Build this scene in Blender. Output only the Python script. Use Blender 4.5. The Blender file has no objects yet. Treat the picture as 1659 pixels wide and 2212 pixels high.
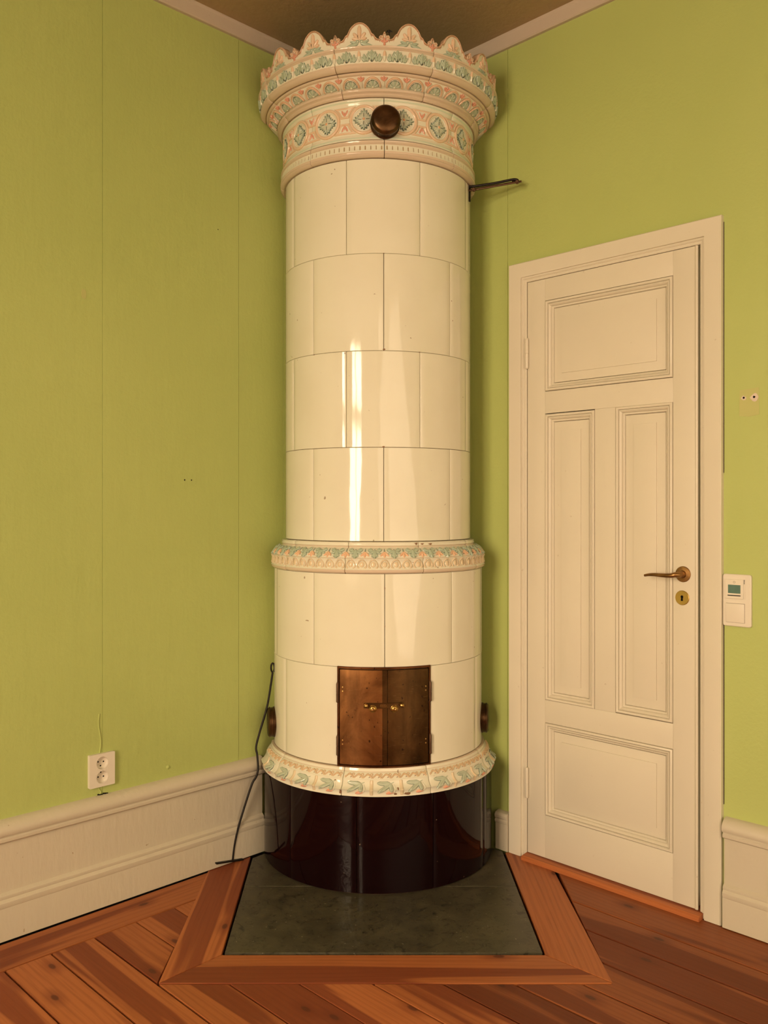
import bpy, bmesh, math, random
import numpy as np
from mathutils import Vector, Matrix
random.seed(4); rng = np.random.default_rng(4)
S2 = math.sqrt(2.0)
sc = bpy.context.scene
COL = sc.collection

# ------------------------------------------------------------------ camera, world, daylight, exposure
cam = bpy.data.cameras.new('camera'); cam_ob = bpy.data.objects.new('camera', cam); COL.objects.link(cam_ob)
cam.sensor_fit = 'HORIZONTAL'; cam.sensor_width = 36.0; cam.lens = 36.0 * 1880.0 / 1659.0
cam.shift_y = -13.0 / 1659.0; cam.clip_start = 0.01
cam_ob.location = (0, 0, 1.251); cam_ob.rotation_euler = (math.pi / 2, 0, 0)
sc.camera = cam_ob
sc.view_settings.view_transform = 'Standard'; sc.view_settings.look = 'None'
sc.view_settings.exposure = 0.05; sc.view_settings.gamma = 1.0; sc.view_settings.use_curve_mapping = False
world = bpy.data.worlds.new('world'); sc.world = world; world.use_nodes = True
world.node_tree.nodes['Background'].inputs[0].default_value = (1.0, 0.72, 0.40, 1)
world.node_tree.nodes['Background'].inputs[1].default_value = 0.6
sc.cycles.diffuse_bounces = 4; sc.cycles.glossy_bounces = 3; sc.cycles.max_bounces = 5; sc.cycles.transparent_max_bounces = 6
sc.cycles.adaptive_threshold = 0.055; sc.cycles.adaptive_min_samples = 12; sc.cycles.use_light_tree = False

CORNER = 3.62          # the room corner stands straight ahead, both walls run off at 45 degrees
DEPTH_W = 4.5          # right wall to the window wall
DEPTH_S = 4.7          # left wall to the wall facing it
CEIL = 2.962
def FR(u, o, h): return ((u - o) / S2, CORNER - (u + o) / S2, h)          # right wall: along, out from wall, up
def FL(u, o, h): return (-(u - o) / S2, CORNER - (u + o) / S2, h)         # left wall
def FW(v, o, h):                                                          # window wall: v from left wall, o into the room
    return FL(DEPTH_W - o, v, h)
def FS(v, o, h): return FR(DEPTH_S - o, v, h)                             # wall facing the left wall
WIN = (1.22, 2.46, 0.66, 2.62)   # window opening on the window wall

# daylight outside the window: it comes down from the sky, so its plane leans over the opening
la = bpy.data.lights.new('window_daylight', 'AREA'); la.shape = 'RECTANGLE'
la.size = 2.6; la.size_y = 3.2
la.energy = 840.0; la.color = (1.0, 0.765, 0.525)
lo = bpy.data.objects.new('window_daylight', la); COL.objects.link(lo)
lo.location = FW((WIN[0] + WIN[1]) / 2, -1.4, (WIN[2] + WIN[3]) / 2 + 0.15)
lo.rotation_euler = Vector((1 / S2, 1 / S2, -math.tan(math.radians(45)))).to_track_quat('-Z', 'Y').to_euler()

# added fill light on the unseen side wall, brightens the left wall
FILL = (0.2, 4.3, 0.42, 2.75)
lb = bpy.data.lights.new('fill_light', 'AREA'); lb.shape = 'RECTANGLE'; lb.size = FILL[1] - FILL[0] - 0.1; lb.size_y = FILL[3] - FILL[2] - 0.1
lb.energy = 70.0; lb.color = (1.0, 0.78, 0.54)
lbo = bpy.data.objects.new('fill_light', lb); COL.objects.link(lbo)
lbo.location = FS((FILL[0] + FILL[1]) / 2, 0.035, (FILL[2] + FILL[3]) / 2)
lbo.rotation_euler = Vector((-1, 1, 0)).to_track_quat('-Z', 'Z').to_euler()

# ------------------------------------------------------------------ materials
MATS = {}
class NT:
    def __init__(s, name):
        m = bpy.data.materials.new(name); m.use_nodes = True; MATS[name] = m
        s.m = m; s.t = m.node_tree; s.b = s.t.nodes['Principled BSDF']
    def n(s, typ, **kw):
        nd = s.t.nodes.new(typ)
        for k, v in kw.items():
            if k.startswith('i_'):
                nd.inputs[k[2:].replace('_', ' ')].default_value = v
            else: setattr(nd, k, v)
        return nd
    def l(s, a, b): s.t.links.new(a, b)
    def coord(s, scale=(1, 1, 1), kind='Object', rand=0.0):
        tc = s.n('ShaderNodeTexCoord'); mp = s.n('ShaderNodeMapping')
        mp.inputs['Scale'].default_value = scale; src = tc.outputs[kind]
        if rand:
            oi = s.n('ShaderNodeObjectInfo'); mu = s.n('ShaderNodeMath', operation='MULTIPLY'); mu.inputs[1].default_value = rand
            s.l(oi.outputs['Random'], mu.inputs[0])
            ad = s.n('ShaderNodeVectorMath', operation='ADD'); s.l(src, ad.inputs[0]); s.l(mu.outputs[0], ad.inputs[1]); src = ad.outputs[0]
        s.l(src, mp.inputs[0]); return mp.outputs[0]
    def noise(s, vec, scale, detail=3, rough=0.55, dist=0.0):
        nd = s.n('ShaderNodeTexNoise'); s.l(vec, nd.inputs['Vector'])
        nd.inputs['Scale'].default_value = scale; nd.inputs['Detail'].default_value = detail
        nd.inputs['Roughness'].default_value = rough; nd.inputs['Distortion'].default_value = dist
        return nd.outputs['Fac']
    def ramp(s, fac, stops):
        nd = s.n('ShaderNodeValToRGB'); s.l(fac, nd.inputs[0]); e = nd.color_ramp.elements
        while len(e) < len(stops): e.new(0.5)
        for x, (p, c) in zip(e, stops):
            x.position = p; x.color = (c, c, c, 1) if isinstance(c, (int, float)) else (*c, 1)
        return nd.outputs[0]
    def mix(s, fac, a, b, mode='MIX'):
        nd = s.n('ShaderNodeMix', data_type='RGBA', blend_type=mode)
        if isinstance(fac, (int, float)): nd.inputs[0].default_value = fac
        else: s.l(fac, nd.inputs[0])
        for i, x in ((6, a), (7, b)):
            if isinstance(x, tuple): nd.inputs[i].default_value = (*x, 1)
            else: s.l(x, nd.inputs[i])
        return nd.outputs[2]
    def bump(s, h, strength, dist=0.002, prev=None):
        nd = s.n('ShaderNodeBump'); nd.inputs['Strength'].default_value = strength; nd.inputs['Distance'].default_value = dist
        s.l(h, nd.inputs['Height'])
        if prev: s.l(prev, nd.inputs['Normal'])
        return nd.outputs[0]
    def out(s, color=None, rough=None, metal=None, normal=None, coat=None, spec=None):
        for key, v in (('Base Color', color), ('Roughness', rough), ('Metallic', metal), ('Normal', normal), ('Coat Weight', coat), ('Specular IOR Level', spec)):
            if v is None: continue
            if isinstance(v, tuple): s.b.inputs[key].default_value = (*v, 1)
            elif isinstance(v, (int, float)): s.b.inputs[key].default_value = v
            else: s.l(v, s.b.inputs[key])
        return s.m

def mat_wall():
    k = NT('green_wall_paint'); v = k.coord()
    big = k.noise(v, 1.3, 3, 0.6)
    c = k.mix(k.ramp(big, [(0.35, 0.0), (0.7, 1.0)]), (0.405, 0.475, 0.145), (0.435, 0.50, 0.160))
    peel = k.noise(v, 95, 3, 0.6); roll = k.noise(k.coord((14, 14, 3)), 1.6, 3)
    b = k.bump(peel, 0.22, 0.0035); b = k.bump(roll, 0.30, 0.006, b)
    k.out(c, 0.55, 0, b, spec=0.35)
mat_wall()
def mat_paint(name, col, dirt, rough=0.38, bumpd=0.0012):
    k = NT(name); v = k.coord()
    n = k.noise(v, 3.0, 4, 0.6); c = k.mix(k.ramp(n, [(0.35, 0.0), (0.75, 1.0)]), col, tuple(x * 0.955 for x in col))
    sp = k.noise(v, 55, 2, 0.5); c = k.mix(k.ramp(sp, [(0.745, 0.0), (0.78, dirt)]), c, (0.30, 0.20, 0.10))
    br = k.noise(k.coord((18, 18, 5)), 3, 3); b = k.bump(br, 0.35, bumpd); b = k.bump(k.noise(v, 60, 2), 0.15, bumpd * 0.4, b)
    k.out(c, rough, 0, b, spec=0.45)
mat_paint('door_paint', (0.68, 0.63, 0.505), 0.25, 0.30, 0.00018)
mat_paint('baseboard_paint', (0.57, 0.515, 0.395), 0.8, 0.45, 0.004)
mat_paint('molding_paint', (0.54, 0.455, 0.36), 0.3, 0.5, 0.002)
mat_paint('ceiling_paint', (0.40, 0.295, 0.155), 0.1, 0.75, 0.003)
mat_paint('bare_wall_paint', (0.80, 0.76, 0.64), 0.0, 0.6, 0.002)
mat_paint('white_plastic', (0.72, 0.67, 0.56), 0.0, 0.3, 0.0001)

def mat_glaze():
    k = NT('ceramic_glaze'); at = k.n('ShaderNodeAttribute', attribute_name='glaze')
    v = k.coord(rand=7.0)
    n = k.noise(v, 5, 3); c = k.mix(k.ramp(n, [(0.3, 0.0), (0.75, 1.0)]), at.outputs['Color'], k.mix(1.0, at.outputs['Color'], (0.955, 0.945, 0.92), 'MULTIPLY'))
    sp = k.noise(v, 60, 1.0, 0.5); c = k.mix(k.ramp(sp, [(0.79, 0.0), (0.81, 0.7)]), c, (0.22, 0.13, 0.06))
    wob = k.noise(k.coord((3, 3, 1.0), rand=3.0), 7.0, 2, 0.45)
    fine = k.noise(v, 34, 2)
    b = k.bump(wob, 0.22, 0.0030); b = k.bump(fine, 0.05, 0.0006, b)
    k.out(c, 0.075, 0, b, spec=0.5)
mat_glaze()
def mat_plinth():
    k = NT('aubergine_glaze'); v = k.coord(rand=4.0)
    n = k.noise(v, 4, 3); c = k.mix(n, (0.0085, 0.0014, 0.0018), (0.0045, 0.0009, 0.0015))
    sp = k.noise(v, 75, 1.5); c = k.mix(k.ramp(sp, [(0.785, 0.0), (0.80, 0.6)]), c, (0.22, 0.15, 0.10))
    b = k.bump(k.noise(k.coord((2, 2, 1), rand=3.0), 6.0, 2), 0.25, 0.003)
    k.out(c, 0.06, 0, b, spec=0.22)
mat_plinth()
def flat(name, col, rough=0.5, metal=0.0, spec=0.5):
    k = NT(name); v = k.coord(); n = k.noise(v, 40, 3)
    c = k.mix(n, tuple(x * 0.8 for x in col), tuple(min(1, x * 1.15) for x in col))
    return k.out(c, rough, metal, None, spec=spec)
flat('joint_mortar', (0.115, 0.062, 0.028), 0.9)
flat('joint_dark', (0.035, 0.02, 0.012), 0.9)
flat('chipped_clay', (0.24, 0.13, 0.065), 0.9)
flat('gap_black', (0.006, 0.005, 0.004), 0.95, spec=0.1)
flat('plaster_white', (0.66, 0.56, 0.46), 0.9)
flat('lcd_green', (0.10, 0.185, 0.15), 0.25)
flat('black_print', (0.01, 0.01, 0.01), 0.5)
flat('grey_print', (0.40, 0.36, 0.29), 0.5)
flat('iron_rod', (0.022, 0.018, 0.015), 0.45, 0.7)
flat('brass_bright', (0.62, 0.43, 0.13), 0.32, 1.0)
flat('brass_knob', (0.50, 0.31, 0.10), 0.3, 1.0)
flat('rust_iron', (0.105, 0.055, 0.03), 0.5, 0.75)
flat('bud_seam', (0.56, 0.60, 0.28), 0.5)
def mat_bronze(name, a, b_, rough0, rough1, metal=0.9):
    k = NT(name); v = k.coord()
    n = k.noise(v, 16, 5, 0.65, 0.6); c = k.mix(k.ramp(n, [(0.33, 0.0), (0.68, 1.0)]), a, b_)
    r = k.ramp(n, [(0.3, rough0), (0.75, rough1)])
    k.out(c, r, metal, k.bump(k.noise(v, 60, 3), 0.15, 0.0008))
mat_bronze('dark_bronze', (0.055, 0.030, 0.014), (0.13, 0.065, 0.027), 0.28, 0.45)
mat_bronze('handle_bronze', (0.17, 0.085, 0.03), (0.36, 0.20, 0.07), 0.28, 0.42)
def mat_stove_door(name, warm):
    k = NT(name); v = k.coord((1, 1, 0.7))
    n = k.noise(v, 7.5, 5, 0.65, 0.9); n2 = k.noise(k.coord((9, 9, 1.2)), 3.0, 4, 0.6)
    base = k.mix(k.ramp(n, [(0.36, 0.0), (0.66, 1.0)]), tuple(x * 0.50 for x in warm), warm)
    base = k.mix(k.ramp(n2, [(0.50, 0.0), (0.70, 0.6)]), base, tuple(x * 0.36 for x in warm))
    scr = k.noise(k.coord((30, 30, 400)), 1.0, 2); base = k.mix(k.ramp(scr, [(0.66, 0.0), (0.72, 0.16)]), base, (0.5, 0.32, 0.14))
    sp = k.noise(v, 90, 1); base = k.mix(k.ramp(sp, [(0.735, 0.0), (0.75, 0.8)]), base, (0.02, 0.012, 0.008))
    k.out(base, k.ramp(n, [(0.3, 0.26), (0.7, 0.36)]), 0.92, k.bump(k.noise(k.coord((60, 60, 6)), 3, 2), 0.10, 0.0006))
mat_stove_door('stove_door_brass', (0.34, 0.16, 0.055))
mat_stove_door('stove_door_tarnished', (0.125, 0.066, 0.022))
mat_stove_door('stove_door_frame_bronze', (0.15, 0.058, 0.020))

def mat_wood(name, light, dark, streak):
    k = NT(name)
    vg = k.coord((1.1, 11, 11), rand=31.0)      # local x runs along the plank
    heart = k.noise(k.coord((0.50, 8.2, 8.2), rand=17.0), 1.5, 2, 0.40, 0.30)
    hm = k.ramp(heart, [(0.50, 0.0), (0.53, 0.85)])
    rings = k.n('ShaderNodeTexWave', wave_type='BANDS', bands_direction='Y'); k.l(vg, rings.inputs['Vector'])
    rings.inputs['Scale'].default_value = 1.5; rings.inputs['Distortion'].default_value = 11.0
    rings.inputs['Detail'].default_value = 2.5; rings.inputs['Detail Scale'].default_value = 0.55
    c = k.mix(hm, light, dark)
    c = k.mix(k.ramp(rings.outputs['Fac'], [(0.55, 0.0), (0.95, 0.20)]), c, streak)
    fine = k.noise(k.coord((6, 190, 190), rand=9.0), 1.0, 2); c = k.mix(k.ramp(fine, [(0.5, 0.0), (0.8, 0.30)]), c, tuple(x * 0.55 for x in dark))
    vo = k.n('ShaderNodeTexVoronoi', feature='F1', voronoi_dimensions='2D'); k.l(k.coord((1.6, 3.4, 3.4), rand=23.0), vo.inputs['Vector']); vo.inputs['Scale'].default_value = 1.45
    knot = k.ramp(vo.outputs['Distance'], [(0.028, 0.9), (0.045, 0.0)]); c = k.mix(knot, c, (0.05, 0.022, 0.012))
    halo = k.ramp(vo.outputs['Distance'], [(0.05, 0.5), (0.15, 0.0)]); c = k.mix(halo, c, streak)
    oi = k.n('ShaderNodeObjectInfo'); tone = k.ramp(oi.outputs['Random'], [(0.0, (0.86, 0.83, 0.81)), (1.0, (1.08, 1.08, 1.08))]); c = k.mix(1.0, c, tone, 'MULTIPLY')
    b = k.bump(fine, 0.20, 0.0008); b = k.bump(k.noise(k.coord((2, 9, 9)), 2, 2), 0.15, 0.003, b)
    k.out(c, k.ramp(heart, [(0.3, 0.40), (0.7, 0.50)]), 0, b, spec=0.22)
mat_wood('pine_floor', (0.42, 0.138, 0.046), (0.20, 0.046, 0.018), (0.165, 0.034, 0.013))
mat_wood('pine_floor_dark', (0.265, 0.080, 0.027), (0.145, 0.034, 0.013), (0.12, 0.026, 0.010))  # darker tone for the boards towards the right wall
def mat_stone():
    k = NT('hearth_stone'); v = k.coord()
    n = k.noise(v, 9, 6, 0.7, 0.9); c = k.mix(k.ramp(n, [(0.3, 0.0), (0.7, 1.0)]), (0.040, 0.036, 0.023), (0.090, 0.078, 0.048))
    n2 = k.noise(v, 26, 5, 0.75, 1.8); c = k.mix(k.ramp(n2, [(0.36, 0.9), (0.46, 0.0)]), c, (0.018, 0.016, 0.010))
    sp = k.noise(v, 110, 2); c = k.mix(k.ramp(sp, [(0.715, 0.0), (0.74, 0.6)]), c, (0.32, 0.28, 0.2))
    k.out(c, k.ramp(n, [(0.3, 0.28), (0.7, 0.38)]), 0, k.bump(n2, 0.25, 0.0015), spec=0.4)
mat_stone()
def mat_pane():
    k = NT('window_glass'); k.t.nodes.remove(k.b)
    tr = k.n('ShaderNodeBsdfTransparent'); gl = k.n('ShaderNodeBsdfGlossy'); gl.inputs['Roughness'].default_value = 0.02
    mx = k.n('ShaderNodeMixShader'); mx.inputs[0].default_value = 0.06
    k.l(tr.outputs[0], mx.inputs[1]); k.l(gl.outputs[0], mx.inputs[2]); k.l(mx.outputs[0], k.t.nodes['Material Output'].inputs[0])
mat_pane()

# ------------------------------------------------------------------ helpers
def tag(o, label=None, cat=None, group=None, kind=None):
    if label: o['label'] = label
    if cat: o['category'] = cat
    if group: o['group'] = group
    if kind: o['kind'] = kind
    return o
def empty(name, loc=(0, 0, 0)):
    o = bpy.data.objects.new(name, None); COL.objects.link(o); o.location = loc; o.empty_display_size = 0.1; return o
def link(name, me, mat=None, parent=None, loc=None):
    o = bpy.data.objects.new(name, me); COL.objects.link(o)
    if mat and not me.materials: me.materials.append(MATS[mat])
    if parent: o.parent = parent
    if loc is not None: o.location = loc
    return o
def mesh(name, V, F, smooth=None):
    me = bpy.data.meshes.new(name); me.from_pydata([tuple(v) for v in V], [], [tuple(f) for f in F]); me.validate()
    bm = bmesh.new(); bm.from_mesh(me); bmesh.ops.recalc_face_normals(bm, faces=bm.faces); bm.to_mesh(me); bm.free()
    if smooth is not None:
        me.polygons.foreach_set('use_smooth', [True] * len(me.polygons)); me.set_sharp_from_angle(angle=math.radians(smooth))
    me.update(); return me
def bevel_mesh(me, w, seg=2):
    bm = bmesh.new(); bm.from_mesh(me)
    ed = [e for e in bm.edges if len(e.link_faces) == 2 and e.calc_face_angle(0) > 0.5]
    bmesh.ops.bevel(bm, geom=ed, offset=w, segments=seg, affect='EDGES', profile=0.6, clamp_overlap=True)
    bm.to_mesh(me); bm.free()
    me.polygons.foreach_set('use_smooth', [True] * len(me.polygons)); me.set_sharp_from_angle(angle=math.radians(40)); return me
BOXF = [(0, 1, 3, 2), (4, 6, 7, 5), (0, 4, 5, 1), (2, 3, 7, 6), (0, 2, 6, 4), (1, 5, 7, 3)]
def boxV(fr, a, b, off=(0, 0, 0)):
    return [tuple(Vector(fr(x, y, z)) - Vector(off)) for x in (a[0], b[0]) for y in (a[1], b[1]) for z in (a[2], b[2])]
def ident(x, y, z): return (x, y, z)
def box(name, fr, a, b, mat, parent=None, bev=0.0, off=(0, 0, 0)):
    me = mesh(name, boxV(fr, a, b, off), BOXF)
    if bev: bevel_mesh(me, bev)
    return link(name, me, mat, parent)
def boxes(name, fr, lst, mat, parent=None, off=(0, 0, 0)):
    V, F = [], []
    for a, b in lst:
        k = len(V); V += boxV(fr, a, b, off); F += [tuple(i + k for i in f) for f in BOXF]
    return link(name, mesh(name, V, F), mat, parent)
def prism(name, fr, poly, o0, o1, mat, parent=None, off=(0, 0, 0), bev=0.0):
    """polygon in (u, h) extruded from o0 to o1"""
    n = len(poly); V = [Vector(fr(u, o0, h)) - Vector(off) for u, h in poly] + [Vector(fr(u, o1, h)) - Vector(off) for u, h in poly]
    F = [tuple(range(n)), tuple(range(2 * n - 1, n - 1, -1))] + [(i, (i + 1) % n, n + (i + 1) % n, n + i) for i in range(n)]
    me = mesh(name, V, F)
    if bev: bevel_mesh(me, bev, 1)
    return link(name, me, mat, parent)
def sweep_frame(name, fr, u0, u1, h0, h1, prof, mat, parent=None, off=(0, 0, 0), open_bottom=False):
    """mitred frame; prof = [(inset from the outer rectangle, o)]"""
    V, F = [], []; m = len(prof)
    cs = [(u0, h0, 1, 1), (u0, h1, 1, -1), (u1, h1, -1, -1), (u1, h0, -1, 1)]
    for (u, h, su, sh) in cs:
        for (i, o) in prof:
            hh = h if (open_bottom and h == h0) else h + sh * i
            V.append(Vector(fr(u + su * i, o, hh)) - Vector(off))
    for c in range(3 if open_bottom else 4):
        d = (c + 1) % 4
        for j in range(m - 1):
            F.append((c * m + j, c * m + j + 1, d * m + j + 1, d * m + j))
    return link(name, mesh(name, V, F, 35), mat, parent)
def extrude_profile(name, fr, u0, u1, prof, mat, parent=None, off=(0, 0, 0), n=1):
    """prof = [(o, h)] closed, run along u"""
    m = len(prof); V = []; F = []
    for k in range(n + 1):
        u = u0 + (u1 - u0) * k / n
        V += [Vector(fr(u, o, h)) - Vector(off) for o, h in prof]
    for k in range(n):
        F += [(k * m + i, k * m + (i + 1) % m, (k + 1) * m + (i + 1) % m, (k + 1) * m + i) for i in range(m)]
    F += [tuple(range(m)), tuple(range(n * m, n * m + m))]
    return link(name, mesh(name, V, F, 30), mat, parent)
def lathe(name, prof, axis_o, axis_d, mat, parent=None, seg=28, sharp=35):
    """prof = [(radius, distance along axis)] about an axis through axis_o"""
    d = Vector(axis_d).normalized(); a = d.orthogonal().normalized(); b = d.cross(a); O = Vector(axis_o)
    V, F = [], []; m = len(prof)
    for k in range(seg):
        t = 2 * math.pi * k / seg; e = a * math.cos(t) + b * math.sin(t)
        V += [O + e * r + d * z for r, z in prof]
    for k in range(seg):
        q = (k + 1) % seg
        F += [(k * m + j, k * m + j + 1, q * m + j + 1, q * m + j) for j in range(m - 1)]
    F += [tuple(k * m for k in range(seg)), tuple(k * m + m - 1 for k in range(seg))]
    return link(name, mesh(name, V, F, sharp), mat, parent)
def tube(name, pts, rad, mat, parent=None, seg=10, flat_=1.0):
    P = [Vector(p) for p in pts]; V, F = [], []; n = len(P)
    rads = rad if isinstance(rad, (list, tuple)) else [rad] * n
    up = None
    for i in range(n):
        t = (P[min(i + 1, n - 1)] - P[max(i - 1, 0)]).normalized()
        if up is None: up = t.orthogonal().normalized()
        up = (up - t * up.dot(t)).normalized(); side = t.cross(up)
        for k in range(seg):
            a = 2 * math.pi * k / seg; V.append(P[i] + (up * math.cos(a) + side * math.sin(a) * flat_) * rads[i])
    for i in range(n - 1):
        for k in range(seg):
            q = (k + 1) % seg; F.append((i * seg + k, i * seg + q, (i + 1) * seg + q, (i + 1) * seg + k))
    F += [tuple(range(seg)), tuple(range((n - 1) * seg, n * seg))]
    return link(name, mesh(name, V, F, 50), mat, parent)
def catmull(pts, n=6):
    P = [Vector(p) for p in pts]; out = []
    for i in range(len(P) - 1):
        a, b, c, d = P[max(i - 1, 0)], P[i], P[i + 1], P[min(i + 2, len(P) - 1)]
        for k in range(n):
            t = k / n; out.append(0.5 * ((2 * b) + (c - a) * t + (2 * a - 5 * b + 4 * c - d) * t * t + (3 * b - a - 3 * c + d) * t ** 3))
    return out + [P[-1]]

# ------------------------------------------------------------------ the room shell
DOOR = (0.712, 1.384, 0.0, 2.062)   # opening in the right wall (u, h)
T = 0.16
wl = tag(box('wall_left', FL, (-T, -T, -0.1), (DEPTH_W + T, 0, CEIL + 0.1), 'green_wall_paint'), 'light green painted wall behind the socket and tall baseboard', 'wall', kind='structure')
wr = tag(boxes('wall_right', FR, [((-T, -T, -0.1), (DOOR[0], 0, CEIL + 0.1)), ((DOOR[1], -T, -0.1), (DEPTH_S + T, 0, CEIL + 0.1)), ((DOOR[0], -T, DOOR[3]), (DOOR[1], 0, CEIL + 0.1))], 'green_wall_paint'),
         'light green painted wall around the panelled door', 'wall', kind='structure')
ww = tag(boxes('wall_window', FW, [((-T, -T, -0.1), (WIN[0], 0, CEIL + 0.1)), ((WIN[1], -T, -0.1), (DEPTH_S + T, 0, CEIL + 0.1)),
               ((WIN[0], -T, -0.1), (WIN[1], 0, WIN[2])), ((WIN[0], -T, WIN[3]), (WIN[1], 0, CEIL + 0.1))], 'bare_wall_paint'), 'pale painted wall with the tall window, opposite the door', 'wall', kind='structure')
ws = tag(box('wall_side', FS, (-T, -T, -0.1), (DEPTH_W + T, 0, CEIL + 0.1), 'bare_wall_paint'), 'pale painted wall across the room from the socket wall', 'wall', kind='structure')
def room_slab(name, z0, z1, mat):
    P = [FL(-T, -T, 0)[:2], FL(DEPTH_W + T, -T, 0)[:2], FW(DEPTH_S + T, -T, 0)[:2], FR(DEPTH_S + T, -T, 0)[:2]]
    P[0] = (0, CORNER + T * S2)
    V = [(*p, z0) for p in P] + [(*p, z1) for p in P]
    return link(name, mesh(name, V, [(0, 1, 2, 3), (4, 5, 6, 7)] + [(i, (i + 1) % 4, 4 + (i + 1) % 4, 4 + i) for i in range(4)]), mat)
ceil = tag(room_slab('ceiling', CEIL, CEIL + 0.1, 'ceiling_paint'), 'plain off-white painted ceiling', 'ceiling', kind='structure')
floor = tag(room_slab('floor', -0.12, -0.024, 'gap_black'), 'reddish varnished pine plank floor', 'floor', kind='structure')

# wallpaper strips under the paint: their butted edges are the thin vertical seams
def strip(fr, wall, poly, th): prism('wallpaper_strip', fr, poly, -0.004, th, 'green_wall_paint', wall, bev=0.0006)
edges = [0.0, 0.209, 0.531, 0.734, 1.252, 1.77, 2.29, 2.81, 3.33, 3.85, 4.5]
for i in range(len(edges) - 1):
    a, b = edges[i] + (0.0005 if i else 0.0), edges[i + 1] - 0.0005
    strip(FL, wl, [(a, 0), (b, 0), (b, CEIL), (a, CEIL)], (0.0016, 0.0024)[i % 2])
edges = [0.0, 0.118, 0.638, 1.70, 2.2, 2.72, 3.24, 3.76, 4.28, 4.7]
for i in range(len(edges) - 1):
    a, b = edges[i] + (0.0005 if i else 0.0), edges[i + 1] - 0.0005
    poly = [(a, 0), (b, 0), (b, CEIL), (a, CEIL)]
    if i == 2: poly = [(a, 0), (DOOR[0], 0), (DOOR[0], DOOR[3]), (DOOR[1], DOOR[3]), (DOOR[1], 0), (b, 0), (b, CEIL), (a, CEIL)]
    strip(FR, wr, poly, (0.0016, 0.0024)[i % 2])

# ceiling molding
def cmold(name, fr, u0, u1, label):
    pr = [(0.0, CEIL - 0.05), (0.014, CEIL - 0.05), (0.018, CEIL - 0.046), (0.020, CEIL - 0.010), (0.024, CEIL - 0.004), (0.024, CEIL), (0.0, CEIL)]
    tag(extrude_profile(name, fr, u0, u1, pr, 'molding_paint'), label, 'molding', kind='structure')
cmold('trim_1', FL, 0.0, DEPTH_W, 'narrow off-white ceiling molding above the socket wall')
cmold('trim_2', FR, 0.024, DEPTH_S, 'narrow off-white ceiling molding above the door wall')

# baseboards
def bb_profile(H, cap=True):
    k = H / 0.348
    p = [(0.0, 0.004), (0.030, 0.004), (0.030, 0.094 * k), (0.0295, 0.098 * k), (0.0315, 0.1025 * k), (0.0315, 0.114 * k), (0.028, 0.120 * k), (0.0255, 0.1225 * k),
         (0.027, 0.126 * k), (0.0265, 0.132 * k), (0.020, 0.138 * k), (0.017, 0.140 * k), (0.017, 0.284 * k), (0.024, 0.2845 * k), (0.029, 0.289 * k), (0.0295, 0.297 * k), (0.026, 0.3005 * k),
         (0.026, 0.304 * k), (0.032, 0.3065 * k), (0.035, 0.313 * k), (0.035, 0.323 * k), (0.031, 0.333 * k), (0.022, 0.341 * k), (0.012, 0.3465 * k), (0.0, H)]
    return p
tag(extrude_profile('baseboard_left', FL, 0.641, DEPTH_W, bb_profile(0.346), 'baseboard_paint', n=1), 'tall cream baseboard with moulded cap below the socket', 'baseboard', kind='structure')
box('gap_shade_strip', FL, (0.641, 0.0025, -0.0235), (DEPTH_W, 0.020, 0.0038), 'gap_black', bpy.data.objects['baseboard_left'])  # black strip put in as painted shade in the gap below the baseboard
tag(extrude_profile('baseboard_right', FR, 1.446, DEPTH_S, bb_profile(0.326), 'baseboard_paint'), 'tall cream baseboard beside the door, below the switch', 'baseboard', kind='structure')
H = 0.140
tag(extrude_profile('baseboard_corner', FR, 0.600, 0.654, [(0, .002), (0.024, .002), (0.024, 0.098), (0.028, 0.101), (0.029, 0.108), (0.025, 0.112), (0.025, 0.116), (0.029, 0.119), (0.030, 0.128), (0.024, 0.136), (0.012, H), (0, H)], 'baseboard_paint'),
    'short low piece of cream baseboard between stove and door', 'baseboard', kind='structure')

# window behind the photographer, seen only in the glaze
wn = tag(empty('window_1', FW((WIN[0] + WIN[1]) / 2, 0, WIN[2])), 'tall white casement window with two pairs of panes', 'window', kind='structure')
WO = wn.location
sweep_frame('casing', FW, WIN[0] - 0.13, WIN[1] + 0.13, WIN[2] - 0.10, WIN[3] + 0.13, [(0, 0.0), (0, 0.026), (0.11, 0.026), (0.118, 0.014), (0.13, 0.014), (0.13, -T)], 'door_paint', wn, WO)
box('window_sill', FW, (WIN[0] - 0.15, 0.0, WIN[2] - 0.035), (WIN[1] + 0.15, 0.12, WIN[2]), 'door_paint', wn, 0.004, WO)
wm = (WIN[0] + WIN[1]) / 2; tr0, tr1 = 1.93, 2.05
sweep_frame('frame', FW, WIN[0], WIN[1], WIN[2], WIN[3], [(0, -0.06), (0.05, -0.06), (0.05, -0.13), (0, -0.13), (0, -0.06)], 'door_paint', wn, WO)
box('mullion', FW, (wm - 0.012, -0.12, WIN[2] + 0.05), (wm + 0.012, -0.05, WIN[3] - 0.05), 'door_paint', wn, 0.003, WO)
box('transom', FW, (WIN[0] + 0.05, -0.121, tr0), (WIN[1] - 0.05, -0.045, tr1), 'door_paint', wn, 0.003, WO)
for (a, b) in ((WIN[0] + 0.05, wm - 0.012), (wm + 0.012, WIN[1] - 0.05)):
    for (c, d) in ((WIN[2] + 0.05, tr0), (tr1, WIN[3] - 0.05)):
        s_ = sweep_frame('sash', FW, a, b, c, d, [(0, -0.07), (0.022, -0.07), (0.022, -0.10), (0, -0.10), (0, -0.07)], 'door_paint', wn, WO)
        box('pane', FW, (a + 0.018, -0.087, c + 0.018), (b - 0.018, -0.083, d - 0.018), 'window_glass', s_, 0, WO)

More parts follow.
